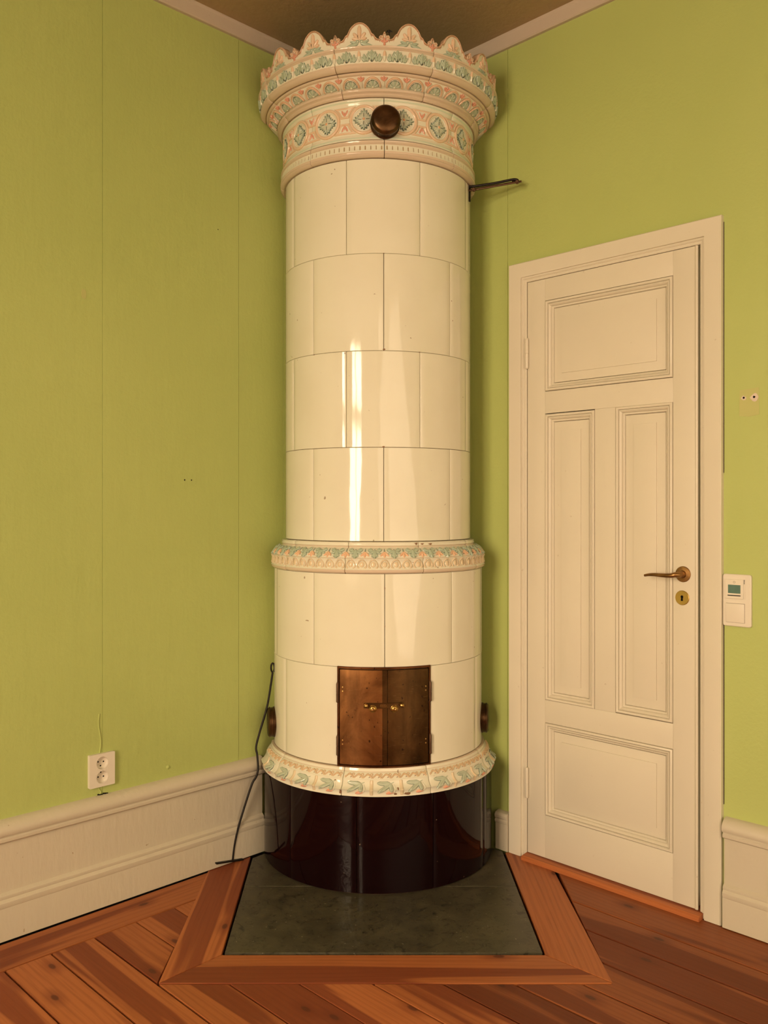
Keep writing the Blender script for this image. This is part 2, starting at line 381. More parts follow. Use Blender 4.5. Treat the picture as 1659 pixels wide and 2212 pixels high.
# made-up frame and pale sheet behind the camera, carrying the added fill light
flat('fill_sheet_cloth', (0.70, 0.66, 0.56), 0.9)
w2 = tag(empty('fill_panel', FS((FILL[0] + FILL[1]) / 2, 0, FILL[2])), 'unseen added frame and pale sheet for the fill light', 'window', kind='structure'); W2 = w2.location
sweep_frame('casing', FS, FILL[0] - 0.10, FILL[1] + 0.10, FILL[2] - 0.10, FILL[3] + 0.10, [(0, 0.0), (0, 0.026), (0.09, 0.026), (0.10, 0.014), (0.10, 0.002)], 'door_paint', w2, W2)
box('fill_sheet', FS, (FILL[0], 0.004, FILL[2]), (FILL[1], 0.010, FILL[3]), 'fill_sheet_cloth', w2, 0, W2)

# ------------------------------------------------------------------ the door
D0 = Vector(FR(1.046, 0, 0))
door = tag(empty('door_1', D0), 'cream four-panel door with bronze lever handle', 'door', kind='structure')
def dbox(name, a, b, mat='door_paint', parent=door, bev=0.0012): return box(name, FR, a, b, mat, parent, bev, D0)
dcas = sweep_frame('casing', FR, 0.656, 1.438, 0.002, 2.1185, [(0, 0.0), (0, 0.018), (0.003, 0.022), (0.048, 0.022), (0.053, 0.020), (0.0535, 0.013), (0.056, 0.012), (0.060, 0.014), (0.062, 0.012), (0.062, -0.03)], 'door_paint', door, D0, True)
sweep_frame('jamb', FR, 0.712, 1.384, 0.002, 2.0625, [(0, -0.10), (0, 0.010), (0.0135, 0.010), (0.0155, 0.008), (0.0155, -0.06)], 'door_paint', door, D0, True)
LU0, LU1, LH0, LH1, LO = 0.7305, 1.3515, 0.020, 2.0455, 0.0075
LB = -0.034
pan = [(0.805, 1.280, 1.651, 1.969), (0.805, 1.003, 0.572, 1.573), (1.080, 1.280, 0.574, 1.576), (0.805, 1.280, 0.169, 0.494)]
leaf = []
dbox('stile', (LU0, LB, LH0), (0.805, LO, LH1)); dbox('stile', (1.280, LB, LH0), (LU1, LO, LH1))
dbox('rail', (0.805, LB, 1.969), (1.280, LO, LH1)); dbox('rail', (0.805, LB, 1.5745), (1.280, LO, 1.651))
dbox('rail', (0.805, LB, 0.494), (1.280, LO, 0.573)); dbox('rail', (0.805, LB, LH0), (1.280, LO, 0.169))
dbox('mullion', (1.003, LB, 0.573), (1.080, LO, 1.5745))
tube('edge_bead', [Vector(FR(1.3565, 0.006, h)) - D0 for h in (LH0, 1.0, LH1)], 0.0052, 'door_paint', door, 10)
pmold = [(0.0016, LO - 0.010), (0.0016, LO + 0.0005), (0.0030, LO + 0.0032), (0.0060, LO + 0.0045), (0.0095, LO + 0.0032), (0.0110, LO + 0.0005), (0.0112, LO - 0.0040), (0.0124, LO - 0.0040), (0.0126, LO - 0.0002), (0.0150, LO + 0.0012), (0.0180, LO - 0.0010), (0.0215, LO - 0.0075), (0.0220, LO - 0.0100), (0.0232, LO - 0.0100), (0.0236, LO - 0.0082), (0.0265, LO - 0.0092), (0.0285, LO - 0.0120), (0.0288, LO - 0.0180)]
for (a, b, c, d) in pan:
    p_ = dbox('panel', (a + 0.0300, LB, c + 0.0300), (b - 0.0300, LO - 0.0125, d - 0.0300), bev=0.0006); dbox('panel_back', (a, LB, c), (b, LB + 0.012, d), parent=p_, bev=0)
    sweep_frame('panel_molding', FR, a, b, c, d, pmold, 'door_paint', p_, D0)
    dbox('raised_field', (a + 0.0605, LO - 0.013, c + 0.060), (b - 0.0605, LO - 0.0088, d - 0.060), parent=p_, bev=0.0006)
for h in (1.792, 0.267):
    hp = FR(0.7315, 0.0135, h); hp = Vector(hp) - D0
    hg = lathe('hinge', [(0.0, -0.054), (0.004, -0.054), (0.006, -0.051), (0.0065, -0.048), (0.0065, -0.001), (0.0055, -0.0005), (0.0055, 0.0005), (0.0065, 0.001), (0.0065, 0.048), (0.006, 0.052), (0.0035, 0.055), (0, 0.055)], hp, (0, 0, 1), 'door_paint', door, 14)
# lever handle and key plate
nR = Vector((-1, -1, 0)) / S2; dR = Vector((1, -1, 0)) / S2
hc = Vector(FR(1.3135, LO, 1.0405)) - D0
hand = lathe('handle_rose', [(0.0, 0.0), (0.0245, 0.0), (0.0245, 0.0028), (0.0232, 0.0042), (0.0150, 0.0050), (0.0122, 0.0052), (0.0112, 0.0090), (0.0105, 0.0130), (0.0, 0.0130)], hc, nR, 'handle_bronze', door, 36, 18)
lv = [hc + nR * 0.012, hc + nR * 0.032, hc + nR * 0.042 - dR * 0.006, hc + nR * 0.046 - dR * 0.020 + Vector((0, 0, -0.003)), hc + nR * 0.046 - dR * 0.050 + Vector((0, 0, -0.0035)),
      hc + nR * 0.045 - dR * 0.072 + Vector((0, 0, -0.0030)), hc + nR * 0.043 - dR * 0.092 + Vector((0, 0, -0.0045)), hc + nR * 0.041 - dR * 0.108 + Vector((0, 0, -0.0075))]
cl = catmull(lv, 6); rr = [0.0095] * 8 + [0.0085 - 0.0048 * i / (len(cl) - 9) for i in range(len(cl) - 8)]
tube('lever', cl, rr, 'handle_bronze', hand, 14)
kc = Vector(FR(1.311, LO, 0.9675)) - D0
kp = lathe('key_plate', [(0.0, 0.0), (0.0225, 0.0), (0.0225, 0.0025), (0.0212, 0.0036), (0.0010, 0.0036)], kc, nR, 'brass_bright', door, 36, 18)
ku = [(0.0042 * math.cos(t), 0.0035 + 0.0042 * math.sin(t)) for t in np.linspace(-0.9, math.pi + 0.9, 14)]
poly = [(1.311 + x, 0.9675 + z) for x, z in ku] + [(1.311 - 0.0032, 0.9675 - 0.0095), (1.311 + 0.0032, 0.9675 - 0.0095)]
prism('keyhole', FR, poly, LO + 0.0030, LO + 0.0041, 'gap_black', kp, D0)
# threshold strip
V_ = [(0.0, 0.0), (0.043, 0.0), (0.043, 0.010), (0.036, 0.0160), (0.0, 0.0195), (-0.06, 0.0195), (-0.06, 0)]
thr = extrude_profile('threshold', lambda u, o, h: (u, o, h), 0.0, 0.652, V_, 'pine_floor', door)
thr.location = Vector(FR(0.728, 0.0, 0.0)) - D0; thr.rotation_euler = (0, 0, math.radians(-45)); thr.scale = (1, -1, 1)
# dark crack between casing and wall plaster
dbox('casing_gap', (1.4382, -0.002, 0.36), (1.4400, 0.0035, 1.02), 'joint_dark', bev=0); dbox('casing_gap', (1.4382, -0.002, 1.35), (1.4396, 0.0035, 2.10), 'joint_dark', bev=0)
dbox('casing_gap', (0.6535, -0.002, 0.42), (0.6558, 0.004, 0.62), 'joint_dark', bev=0)

# ------------------------------------------------------------------ the floor planks
KL = [-2.72 + 0.184 * i for i in range(22)] + [1.32, 1.503, 1.685, 1.873, 2.056, 2.247, 2.431, 2.617, 2.796, 2.982, 3.170, 3.353, 3.60]
HX0, HX1, HY0 = -0.592, 0.593, 2.279           # outer edges of the border round the hearth
IX0, IX1, IY0 = -0.452, 0.450, 2.424           # the hearth slab
TL = 3.365                                     # Y - X at the room-side edge of the plank along the left wall
def clip(poly, a, b, c):                       # keep a x + b y <= c
    out = []
    for i in range(len(poly)):
        p, q = poly[i], poly[(i + 1) % len(poly)]; fp = a * p[0] + b * p[1] - c; fq = a * q[0] + b * q[1] - c
        if fp <= 0: out.append(p)
        if (fp < 0) != (fq < 0) and fp != fq: t = fp / (fp - fq); out.append((p[0] + t * (q[0] - p[0]), p[1] + t * (q[1] - p[1])))
    return out
def plank(poly, ang, g=0.0014, top=0.0, mat='pine_floor', name='plank', parent=None, zb=-0.022, bev=0.0012):
    """one board with its own length axis; poly in world x, y"""
    if len(poly) < 3: return
    P = [p for i, p in enumerate(poly) if (Vector(p) - Vector(poly[i - 1])).length > 1e-4]
    A = sum(P[i - 1][0] * P[i][1] - P[i][0] * P[i - 1][1] for i in range(len(P))) / 2
    if abs(A) < 4e-4: return
    if A < 0: P = P[::-1]
    n = len(P); Q = []
    for i in range(n):                         # inset for the open joint
        a, b, c = Vector(P[i - 1]), Vector(P[i]), Vector(P[(i + 1) % n])
        n1 = Vector((-(b - a).y, (b - a).x)).normalized(); n2 = Vector((-(c - b).y, (c - b).x)).normalized()
        m = n1 + n2; k = 2 * g / max(m.length_squared, 0.3); Q.append(b + m * k)
    cx = sum(q.x for q in Q) / n; cy = sum(q.y for q in Q) / n; R_ = Matrix.Rotation(-ang, 2)
    L = [R_ @ (q - Vector((cx, cy))) for q in Q]
    V = [(p.x, p.y, zb) for p in L] + [(p.x, p.y, top) for p in L]
    me = mesh(name, V, [tuple(range(n)), tuple(range(n, 2 * n))] + [(i, (i + 1) % n, n + (i + 1) % n, n + i) for i in range(n)])
    if bev: bevel_mesh(me, bev, 1)
    o = link(name, me, mat, parent or floor); o.location = (cx, cy, 0); o.rotation_euler = (0, 0, ang); return o
def strip_poly(k0, k1, t0, t1):                # corners from (X+Y, Y-X)
    return [((k - t) / 2, (k + t) / 2) for k, t in ((k0, t0), (k1, t0), (k1, t1), (k0, t1))]
A45 = -math.pi / 4; TMIN = CORNER - DEPTH_S * S2
for i in range(len(KL) - 1):
    k0, k1 = KL[i], KL[i + 1]; full = strip_poly(k0, k1, TMIN, TL); jz = random.uniform(-0.0006, 0.0006); wm_ = 'pine_floor_dark' if k0 > 2.40 else 'pine_floor'; gw = random.choice((0.0016, 0.0028, 0.0036))
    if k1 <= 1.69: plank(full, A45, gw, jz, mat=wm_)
    elif k1 <= 2.80:
        plank(clip(full, 1, 0, HX0), A45, gw, jz, mat=wm_)
        plank(clip(full, 0, 1, HY0), A45, gw, -jz, mat=wm_)
    elif k1 <= 3.0:                            # the board notched round the border's corner
        kk = HX1 + HY0; F0 = clip(full, 0, 1, HY0)
        yk = k1 - HX1
        poly = [((k0 - TMIN) / 2, (k0 + TMIN) / 2), ((k1 - TMIN) / 2, (k1 + TMIN) / 2), (HX1, yk), (HX1, HY0), (k0 - HY0, HY0)]
        plank(poly, A45, gw, jz, mat=wm_)
    else: plank(clip(full, -1, 0, -HX1), A45, gw, jz, mat=wm_)
plank(strip_poly(-2.72, 2.37 + 0.0, TL, 3.572), math.pi / 4 + math.pi, 0.0012, 0.0004)          # along the left wall
# trim that wall board where the border board meets it
brd = [
    ([(HX0 - 0.012, HX0 - 0.012 + 3.60), (HX0, HY0), (IX0, IY0), (IX0 - 0.022, 3.105)], math.pi / 2),
    ([(HX0, HY0), (HX1 + 0.008, HY0), (IX1, IY0), (IX0, IY0)], 0.0),
    ([(HX1 + 0.008, HY0), (IX1, IY0), (IX1 - 0.014, 3.14), (0.470, 3.147), (0.570, 3.047), (HX1 - 0.010, 3.022)], math.pi / 2)]
for P_, a in brd: plank(P_, a, 0.0013, 0.0012)

# ------------------------------------------------------------------ hearth slab
hearth = tag(empty('hearth', (0, 2.75, 0)), 'dark grey-green stone hearth slab under the stove', 'hearth', kind='thing')
def slab(poly):
    o = plank([(x, y - 2.75) for x, y in poly], 0.0, 0.0012, 0.003, 'hearth_stone', 'stone_slab', hearth); return o
SEAM = 2.856
xl = lambda y: IX0 + 0.006 - (y - IY0) * 0.032
xr = lambda y: IX1 - 0.006 - (y - IY0) * 0.020
slab([(xl(IY0), IY0 + 0.006), (xr(IY0), IY0 + 0.006), (xr(SEAM), SEAM), (xl(SEAM), SEAM)])
slab([(xl(SEAM), SEAM), (xr(SEAM), SEAM), (xr(3.15), 3.145), (0.30, 3.27), (-0.30, 3.27), (xl(3.10), 3.085)])

# ------------------------------------------------------------------ the tiled stove
SX, SY = -0.022, 3.205
stove = tag(empty('tiled_stove', (SX, SY, 0)), 'tall round cream ceramic tiled stove with floral crown in the corner', 'stove')
WALLS = [(Vector((-1, 1, 0)) / S2, (CORNER - SY + SX) / S2), (Vector((1, 1, 0)) / S2, (CORNER - SY - SX) / S2)]   # n . p < d inside the room
CREAM = (0.755, 0.735, 0.60); BLUSH = (0.655, 0.535, 0.41); SAGE = (0.42, 0.50, 0.385); SALMON = (0.74, 0.42, 0.24); PINK = (0.70, 0.34, 0.24)
TAN = (0.64, 0.44, 0.22); BROWN = (0.42, 0.24, 0.14); INK = (0.035, 0.04, 0.03); MINT = (0.62, 0.70, 0.56)
def colattr(me, C):
    a = me.color_attributes.new('glaze', 'FLOAT_COLOR', 'POINT')
    a.data.foreach_set('color', np.concatenate([C, np.ones((len(C), 1))], 1).astype(np.float32).ravel())
def grid_mesh(name, P, C, keep=None, smooth=40, wrap=None):
    """P: (nr, nc, 3) points, C: colours; keep: (nr-1, nc-1) faces"""
    nr, nc = P.shape[:2]; idx = np.arange(nr * nc).reshape(nr, nc)
    Q = np.stack([idx[:-1, :-1], idx[:-1, 1:], idx[1:, 1:], idx[1:, :-1]], -1).reshape(-1, 4)
    if keep is not None: Q = Q[keep.ravel()]
    V = P.reshape(-1, 3); C = C.reshape(-1, 3)
    used = np.unique(Q); re = np.full(len(V), -1); re[used] = np.arange(len(used)); Q = re[Q]; V = V[used]; C = C[used]
    me = bpy.data.meshes.new(name); me.vertices.add(len(V)); me.vertices.foreach_set('co', V.astype(np.float32).ravel())
    me.loops.add(len(Q) * 4); me.loops.foreach_set('vertex_index', Q.astype(np.int32).ravel())
    me.polygons.add(len(Q)); me.polygons.foreach_set('loop_start', np.arange(0, len(Q) * 4, 4, dtype=np.int32))
    me.update(calc_edges=True); me.validate()
    me.polygons.foreach_set('use_smooth', [True] * len(me.polygons))
    colattr(me, C)
    if smooth: me.set_sharp_from_angle(angle=math.radians(smooth))
    me.materials.append(MATS['ceramic_glaze']); return me
class Prof:
    """a moulded profile run round the stove's axis: key points (r, z, colour, smooth) resampled along its length"""
    def __init__(s, keys, step=0.0022):
        R, Z, C, S = [], [], [], []; acc = 0.0
        for i in range(len(keys) - 1):
            a, b = keys[i], keys[i + 1]; n = max(1, int(math.hypot(a[0] - b[0], a[1] - b[1]) / step))
            bul = b[3] if len(b) > 3 else 0.0
            dx, dz = b[0] - a[0], b[1] - a[1]; L = math.hypot(dx, dz)
            nx, nz = -dz / L, dx / L
            for k in range(0 if i == 0 else 1, n + 1):
                t = k / n; w = 4 * t * (1 - t) * bul
                R.append(a[0] + dx * t + nx * w); Z.append(a[1] + dz * t + nz * w); C.append(b[2])
        s.r, s.z, s.c = np.array(R), np.array(Z), np.array(C)
        d = np.hypot(np.diff(s.r), np.diff(s.z)); s.s = np.concatenate([[0], np.cumsum(d)])
        tr, tz = np.gradient(s.r, s.s), np.gradient(s.z, s.s); l = np.hypot(tr, tz)
        s.nr, s.nz = -tz / l, tr / l          # outward for a profile that runs downward
    def at(s, q): return (np.interp(q, s.s, s.r), np.interp(q, s.s, s.z), np.interp(q, s.s, s.nr), np.interp(q, s.s, s.nz))
    def s_at_z(s, z): return float(np.interp(-z, -s.z, s.s))
def ring_tile(name, pf, p0, p1, th=0.02, gap=0.0010, bev=0.0012, step=0.02, disp=None, nphi=None):
    """one tile between angles p0 and p1 (radians from the front), edges rounded and turned back into the joint"""
    rm = float(pf.r.mean()); n = nphi or max(4, int((p1 - p0) * rm / step)); g = gap / rm; b = bev / rm
    ph = np.concatenate([[p0 + g], [p0 + g], [p0 + g + b * 0.4], np.linspace(p0 + g + b, p1 - g - b, n + 1), [p1 - g - b * 0.4], [p1 - g], [p1 - g]])
    dp = np.zeros(len(ph)); dp[0] = dp[-1] = th; dp[1] = dp[-2] = bev; dp[2] = dp[-3] = bev * 0.3
    zg = 0.0008
    r = np.concatenate([[pf.r[0]], [pf.r[0]], pf.r, [pf.r[-1]], [pf.r[-1]]]); z = np.concatenate([[pf.z[0] - zg], [pf.z[0] - zg], pf.z, [pf.z[-1] + zg], [pf.z[-1] + zg]])
    z[2] -= zg * 1.8; z[-3] += zg * 1.8
    nr = np.concatenate([[1], [pf.nr[0]], pf.nr, [pf.nr[-1]], [1]]); nz = np.concatenate([[0], [pf.nz[0]], pf.nz, [pf.nz[-1]], [0]])
    ds = np.zeros(len(r)); ds[0] = ds[-1] = th; ds[1] = ds[-2] = bev * 0.7
    col = np.concatenate([pf.c[:1], pf.c[:1], pf.c, pf.c[-1:], pf.c[-1:]]); ss = np.concatenate([[0, 0], pf.s, [pf.s[-1]] * 2])
    D = np.maximum(ds[:, None], dp[None, :]); C = np.repeat(col[:, None, :], len(ph), 1)
    if disp is not None:
        h, c2, m = disp(np.repeat(ss[:, None], len(ph), 1), np.repeat(ph[None, :], len(r), 0))
        D = np.where(D < 1e-6, D - h, D); C = C * (1 - m[..., None]) + c2 * m[..., None]
    deep = D >= th * 0.9
    RR = r[:, None] - D * np.where(deep, 1.0, nr[:, None]); ZZ = z[:, None] - D * np.where(deep, 0.0, nz[:, None])
    P = np.stack([RR * np.sin(ph)[None, :], -RR * np.cos(ph)[None, :], ZZ], -1)
    return grid_mesh(name, P, C)
def inside(me, rot, margin):
    V = np.empty(len(me.vertices) * 3, np.float32); me.vertices.foreach_get('co', V); V = V.reshape(-1, 3)
    c, s = math.cos(rot), math.sin(rot); X = V[:, 0] * c - V[:, 1] * s; Y = V[:, 0] * s + V[:, 1] * c
    worst = [float((n.x * X + n.y * Y).max()) - (d - margin[i]) for i, (n, d) in enumerate(WALLS)]
    least = [float((n.x * X + n.y * Y).min()) - (d - margin[i]) for i, (n, d) in enumerate(WALLS)]
    return max(worst) <= 0, max(least) < -0.004
def place(name, me, rot, parent=stove, margin=(0.003, 0.003), cut=True):
    """a shared mesh turned to its place; one that runs into a wall is cut off there"""
    ok, some = inside(me, rot, margin)
    if not some: return None
    if ok:
        o = link(name, me, None, parent); o.rotation_euler = (0, 0, rot - (parent.rotation_euler.z if parent is not stove else 0)); return o
    if not cut: return None
    m2 = me.copy(); bm = bmesh.new(); bm.from_mesh(m2)
    for i, (n, d) in enumerate(WALLS):
        nl = Matrix.Rotation(-rot, 3, 'Z') @ n
        bmesh.ops.bisect_plane(bm, geom=bm.verts[:] + bm.edges[:] + bm.faces[:], plane_co=nl * (d - margin[i]), plane_no=nl, clear_outer=True)
    nv = len(bm.verts); bm.to_mesh(m2); bm.free()
    if nv < 4: return None
    o = link(name, m2, None, parent); o.rotation_euler = (0, 0, rot - (parent.rotation_euler.z if parent is not stove else 0)); return o
rad = math.radians
def ring(name, pf, first, pitch, lo=-104, hi=104, margin=(0.003, 0.003), disp=None, nphi=None, mat=None, skip=None):
    """tiles whose joints lie at first + k * pitch; returns [(object, centre angle)]"""
    me = ring_tile(name, pf, -rad(pitch) / 2, rad(pitch) / 2, disp=disp, nphi=nphi); out = []
    if mat: me.materials.clear(); me.materials.append(MATS[mat])
    for k in range(-4, 5):
        c = first + pitch * (k + 0.5)
        if c < lo - pitch / 2 or c > hi + pitch / 2: continue
        o = place(name, me, rad(c), margin=margin)
        if o: out.append((o, c))
    return out
# ---- ornaments: each a raised patch of glazed relief that lies on its tile
def patch(name, pf, s0, W0, W1, H0, H1, fn, res=0.0011, rref=None, hs=1.0):
    """fn(x, y) -> height, colour; x to the right along the ring, y up along the profile, both in metres about (0, s0)"""
    nx, ny = int((W1 - W0) / res) + 2, int((H1 - H0) / res) + 2
    x, y = np.linspace(W0, W1, nx), np.linspace(H0, H1, ny); X, Y = np.meshgrid(x, y)
    h, C = fn(X, Y); q = s0 - Y; r, z, nr, nz = pf.at(q)
    rr_ = rref or float(np.interp(s0, pf.s, pf.r)); ph = X / rr_
    e = np.maximum(h, -0.0014) * hs; R = r + nr * e; Z = z + nz * e
    P = np.stack([R * np.sin(ph), -R * np.cos(ph), Z], -1)
    hv = h > -0.0013; keep = hv[:-1, :-1] | hv[1:, :-1] | hv[:-1, 1:] | hv[1:, 1:]
    return grid_mesh(name, P, C, keep, smooth=None)
class Rel:
    """a relief built up lobe by lobe"""
    def __init__(s, X, Y): s.X, s.Y = X, Y; s.h = np.full(X.shape, -0.02); s.C = np.zeros(X.shape + (3,)); s.C[:] = CREAM
    def put(s, q, h, col, dark=None, soft=1.0):
        hh = np.where(q > 0, h * np.sqrt(np.clip(q, 0, 1)) * soft, -0.0016 * np.minimum(9, -q * 5)); m = hh > s.h
        s.h = np.where(m, hh, s.h); s.C[m] = col
        if dark is not None: e = m & (q > -0.25) & (q < 0.22); s.C[e] = dark
        return s
    def lobe(s, x0, y0, ang, L, W, h, col, dark=None, tip=0.45, vein=False, veincol=None):
        """a leaf of length L from (x0, y0) pointing along ang (degrees from up, clockwise)"""
        a = math.radians(ang); dx, dy = s.X - x0, s.Y - y0
        v = dx * math.sin(a) + dy * math.cos(a); u = dx * math.cos(a) - dy * math.sin(a); t = v / L
        w = W / 2 * np.sqrt(np.clip(1 - (2 * t - 1) ** 2, 1e-4, 1)) * (1.0 - tip * np.clip(t - 0.5, -0.5, 0.5))
        q = 1 - (u / w) ** 2; q = np.where((t < 0) | (t > 1), -1 - 4 * np.abs(t - 0.5), q)
        s.put(q, h, col, dark)
        if vein:
            m = (np.abs(u) < W * 0.045) & (t > 0.05) & (t < 0.85) & (q > 0); s.h[m] -= 0.0006; s.C[m] = veincol or tuple(c * 0.5 for c in col)
        return s
    def disc(s, x0, y0, r, h, col, dark=None): return s.put(1 - ((s.X - x0) ** 2 + (s.Y - y0) ** 2) / r ** 2, h, col, dark)
    def ringo(s, x0, y0, r, w, h, col, ky=1.0, ymin=None, dark=None):
        d = np.hypot(s.X - x0, (s.Y - y0) * ky) - r; q = 1 - (d / (w / 2)) ** 2
        if ymin is not None: q = np.where(s.Y < ymin, -1, q)
        return s.put(q, h, col, dark)
    def bar(s, x0, y0, x1, y1, w, h, col, dark=None):
        dx, dy = x1 - x0, y1 - y0; L2 = dx * dx + dy * dy; t = np.clip(((s.X - x0) * dx + (s.Y - y0) * dy) / L2, 0, 1)
        d = np.hypot(s.X - x0 - t * dx, s.Y - y0 - t * dy); return s.put(1 - (d / (w / 2)) ** 2, h, col, dark)
    def ink(s, x0, y0, x1, y1, w0, w1, col=INK):
        dx, dy = x1 - x0, y1 - y0; L2 = dx * dx + dy * dy; t = np.clip(((s.X - x0) * dx + (s.Y - y0) * dy) / L2, 0, 1)
        d = np.hypot(s.X - x0 - t * dx, s.Y - y0 - t * dy); m = d < (w0 + (w1 - w0) * t) / 2
        s.C[m] = col; s.h[m] -= 0.0008; return s
    def done(s): return s.h, s.C

PU = 43.6; J0 = 3.6                      # tile pitch and front joint of the shaft and crown
# profiles, top to bottom of each course: (r, z, colour, bulge to the outside)
P_corn = Prof([(0.4285, 2.7205, BLUSH), (0.4365, 2.7165, BLUSH, -0.001), (0.4365, 2.7085, BLUSH, -0.002), (0.4315, 2.7045, BLUSH), (0.4315, 2.7035, CREAM), (0.4265, 2.6665, CREAM, 0.001),
               (0.4285, 2.6650, BLUSH), (0.4275, 2.6600, BLUSH, -0.001), (0.4080, 2.6475, BLUSH, 0.003)])
P_egg = Prof([(0.4070, 2.6475, BLUSH), (0.4010, 2.6405, BLUSH, 0.0015), (0.3980, 2.6400, BLUSH), (0.3960, 2.6370, CREAM), (0.3640, 2.6135, CREAM, 0.0015), (0.3680, 2.6115, BLUSH), (0.3665, 2.6040, BLUSH, -0.0018),
              (0.3600, 2.6005, BLUSH), (0.3590, 2.5955, BLUSH, -0.001), (0.3510, 2.5910, BLUSH, 0.001)])
P_frz = Prof([(0.3490, 2.5910, CREAM), (0.3490, 2.5860, CREAM), (0.3465, 2.5810, MINT, 0.001), (0.3440, 2.5730, CREAM, 0.0008), (0.3440, 2.4720, CREAM), (0.3465, 2.4650, CREAM, 0.0008), (0.3490, 2.4590, MINT, 0.001), (0.3495, 2.4535, CREAM)])
P_dent = Prof([(0.3500, 2.4535, BLUSH), (0.3550, 2.4490, BLUSH, -0.001), (0.3550, 2.4385, BLUSH, -0.0012), (0.3530, 2.4370, BLUSH), (0.3535, 2.4355, CREAM), (0.3545, 2.4165, CREAM, -0.0008), (0.3535, 2.4150, CREAM),
               (0.3570, 2.4135, BLUSH), (0.3560, 2.4040, BLUSH, -0.002), (0.3410, 2.3960, BLUSH, 0.002)])
SHAFT = [2.396, 2.0837, 1.763, 1.4447, 1.1340]; RS = 0.338
P_mid = Prof([(0.3440, 1.1340, BLUSH), (0.3530, 1.1310, CREAM, -0.001), (0.3535, 1.1205, CREAM, -0.0022), (0.3495, 1.1165, BLUSH), (0.3505, 1.1145, CREAM), (0.3840, 1.0835, CREAM, 0.0045), (0.3860, 1.0815, BLUSH),
              (0.3885, 1.0800, CREAM), (0.3915, 1.0440, CREAM, -0.0065), (0.3905, 1.0425, BLUSH), (0.3900, 1.0370, BLUSH), (0.3810, 1.0305, BLUSH, 0.001)], 0.0018)
LOWER = [1.0305, 0.7250, 0.4030]; RL = 0.3795
P_base = Prof([(0.3810, 0.4030, CREAM), (0.3880, 0.4010, BLUSH, -0.001), (0.3905, 0.3925, CREAM), (0.3900, 0.3905, BLUSH), (0.3920, 0.3890, CREAM), (0.4050, 0.3720, CREAM, 0.001), (0.4070, 0.3705, CREAM), (0.4270, 0.3420, CREAM, -0.0055), (0.4225, 0.3205, CREAM, -0.0025), (0.4100, 0.3180, CREAM)])
RP = 0.415; P_pl = Prof([(RP, 0.3175, CREAM), (RP, 0.0060, CREAM)], 0.05)

# inner body that carries the tiles, seen only in the joints
core_keys = [(0.0, 2.7), (0.39, 2.70), (0.41, 2.69), (0.395, 2.65), (0.345, 2.60), (0.334, 2.58), (0.334, 2.40), (RS - 0.007, 2.39), (RS - 0.007, 1.13), (0.340, 1.115), (0.370, 1.08), (0.372, 1.035), (RL - 0.007, 1.03), (RL - 0.007, 0.40), (0.398, 0.36), (0.404, 0.325), (RP - 0.006, 0.318), (RP - 0.006, 0.004), (0.0, 0.004)]
core = lathe('core', core_keys, (0, 0, 0), (0, 0, 1), 'joint_mortar', stove, 96)
bm = bmesh.new(); bm.from_mesh(core.data)
for n_, d_ in WALLS:
    g = bmesh.ops.bisect_plane(bm, geom=bm.verts[:] + bm.edges[:] + bm.faces[:], plane_co=n_ * (d_ - 0.003), plane_no=n_, clear_outer=True)
    bmesh.ops.holes_fill(bm, edges=[e for e in bm.edges if e.is_boundary], sides=0)
bm.to_mesh(core.data); bm.free()

def grow(rings, band, me, offs, pitch, margin=(0.003, 0.003), name=None):
    """one ornament per offset on each tile of a ring"""
    for o, c in rings:
        for f in offs: place(name or band, me, rad(c + f), o, margin, cut=False)

# ---- crest
RC = 0.4225; ZC = 2.7185
def crest_top(a):
    """height of the scalloped edge over the crest's foot, a = metres from the dome's axis"""
    p = RC * rad(PU / 2) / 2; t = np.abs(((a + p) % (2 * p)) - p) / p
    keys_t = [0, .08, .16, .226, .31, .387, .45, .50, .58, .645, .72, .80, .835, .87, .905, .935, .97, 1.0]
    keys_h = [.0790, .0785, .0765, .0730, .0680, .0610, .0520, .0440, .0400, .0315, .0265, .0260, .0325, .0350, .0345, .0390, .0475, .0505]
    return np.interp(t, keys_t, keys_h)
def crest_tile():
    n, m = 170, 34; p1 = rad(PU / 2); g = 0.001 / RC
    ph = np.concatenate([[-p1 + g], np.linspace(-p1 + g, p1 - g, n), [p1 - g]]); a = RC * ph
    ax = a - RC * rad(PU) / 4; tp = crest_top(ax); sl = np.gradient(tp, np.linspace(-RC * p1, RC * p1, len(ph)))
    v = np.concatenate([np.linspace(0, 0.7, 14), np.linspace(0.72, 1, 20), [1, 1]]); Yh = v[:, None] * tp[None, :]
    d = (tp[None, :] - Yh) / np.sqrt(1 + sl ** 2)[None, :]
    h = 0.0042 * np.exp(-((d - 0.0032) / 0.0024) ** 2); h = np.where(d < 0.0012, h - 0.0016, h); C = np.zeros(Yh.shape + (3,)); C[:] = CREAM
    e = (d < 0.0062); C[e] = BROWN; C[(d < 0.0040)] = tuple(0.5 * (x + y) for x, y in zip(BLUSH, SALMON)); C[(d >= 0.0062) & (d < 0.0078)] = BLUSH
    R = RC + h + 0.10 * Yh * 0.5; R[-1, :] -= 0.024; R[-2, :] -= 0.002
    R[:, 0] -= 0.02; R[:, -1] -= 0.02
    P = np.stack([R * np.sin(ph)[None, :], -R * np.cos(ph)[None, :], ZC + Yh], -1)
    me = grid_mesh('crest_tile', P, C, smooth=60)
    return me
P_crest = Prof([(RC + 0.005, ZC + 0.10, CREAM), (RC, ZC, CREAM)])
crest = []; me = crest_tile()
for k in range(-4, 5):
    c = J0 + PU * k - 0.4
    o = place('crest_tile', me, rad(c))
    if o: crest.append((o, c))
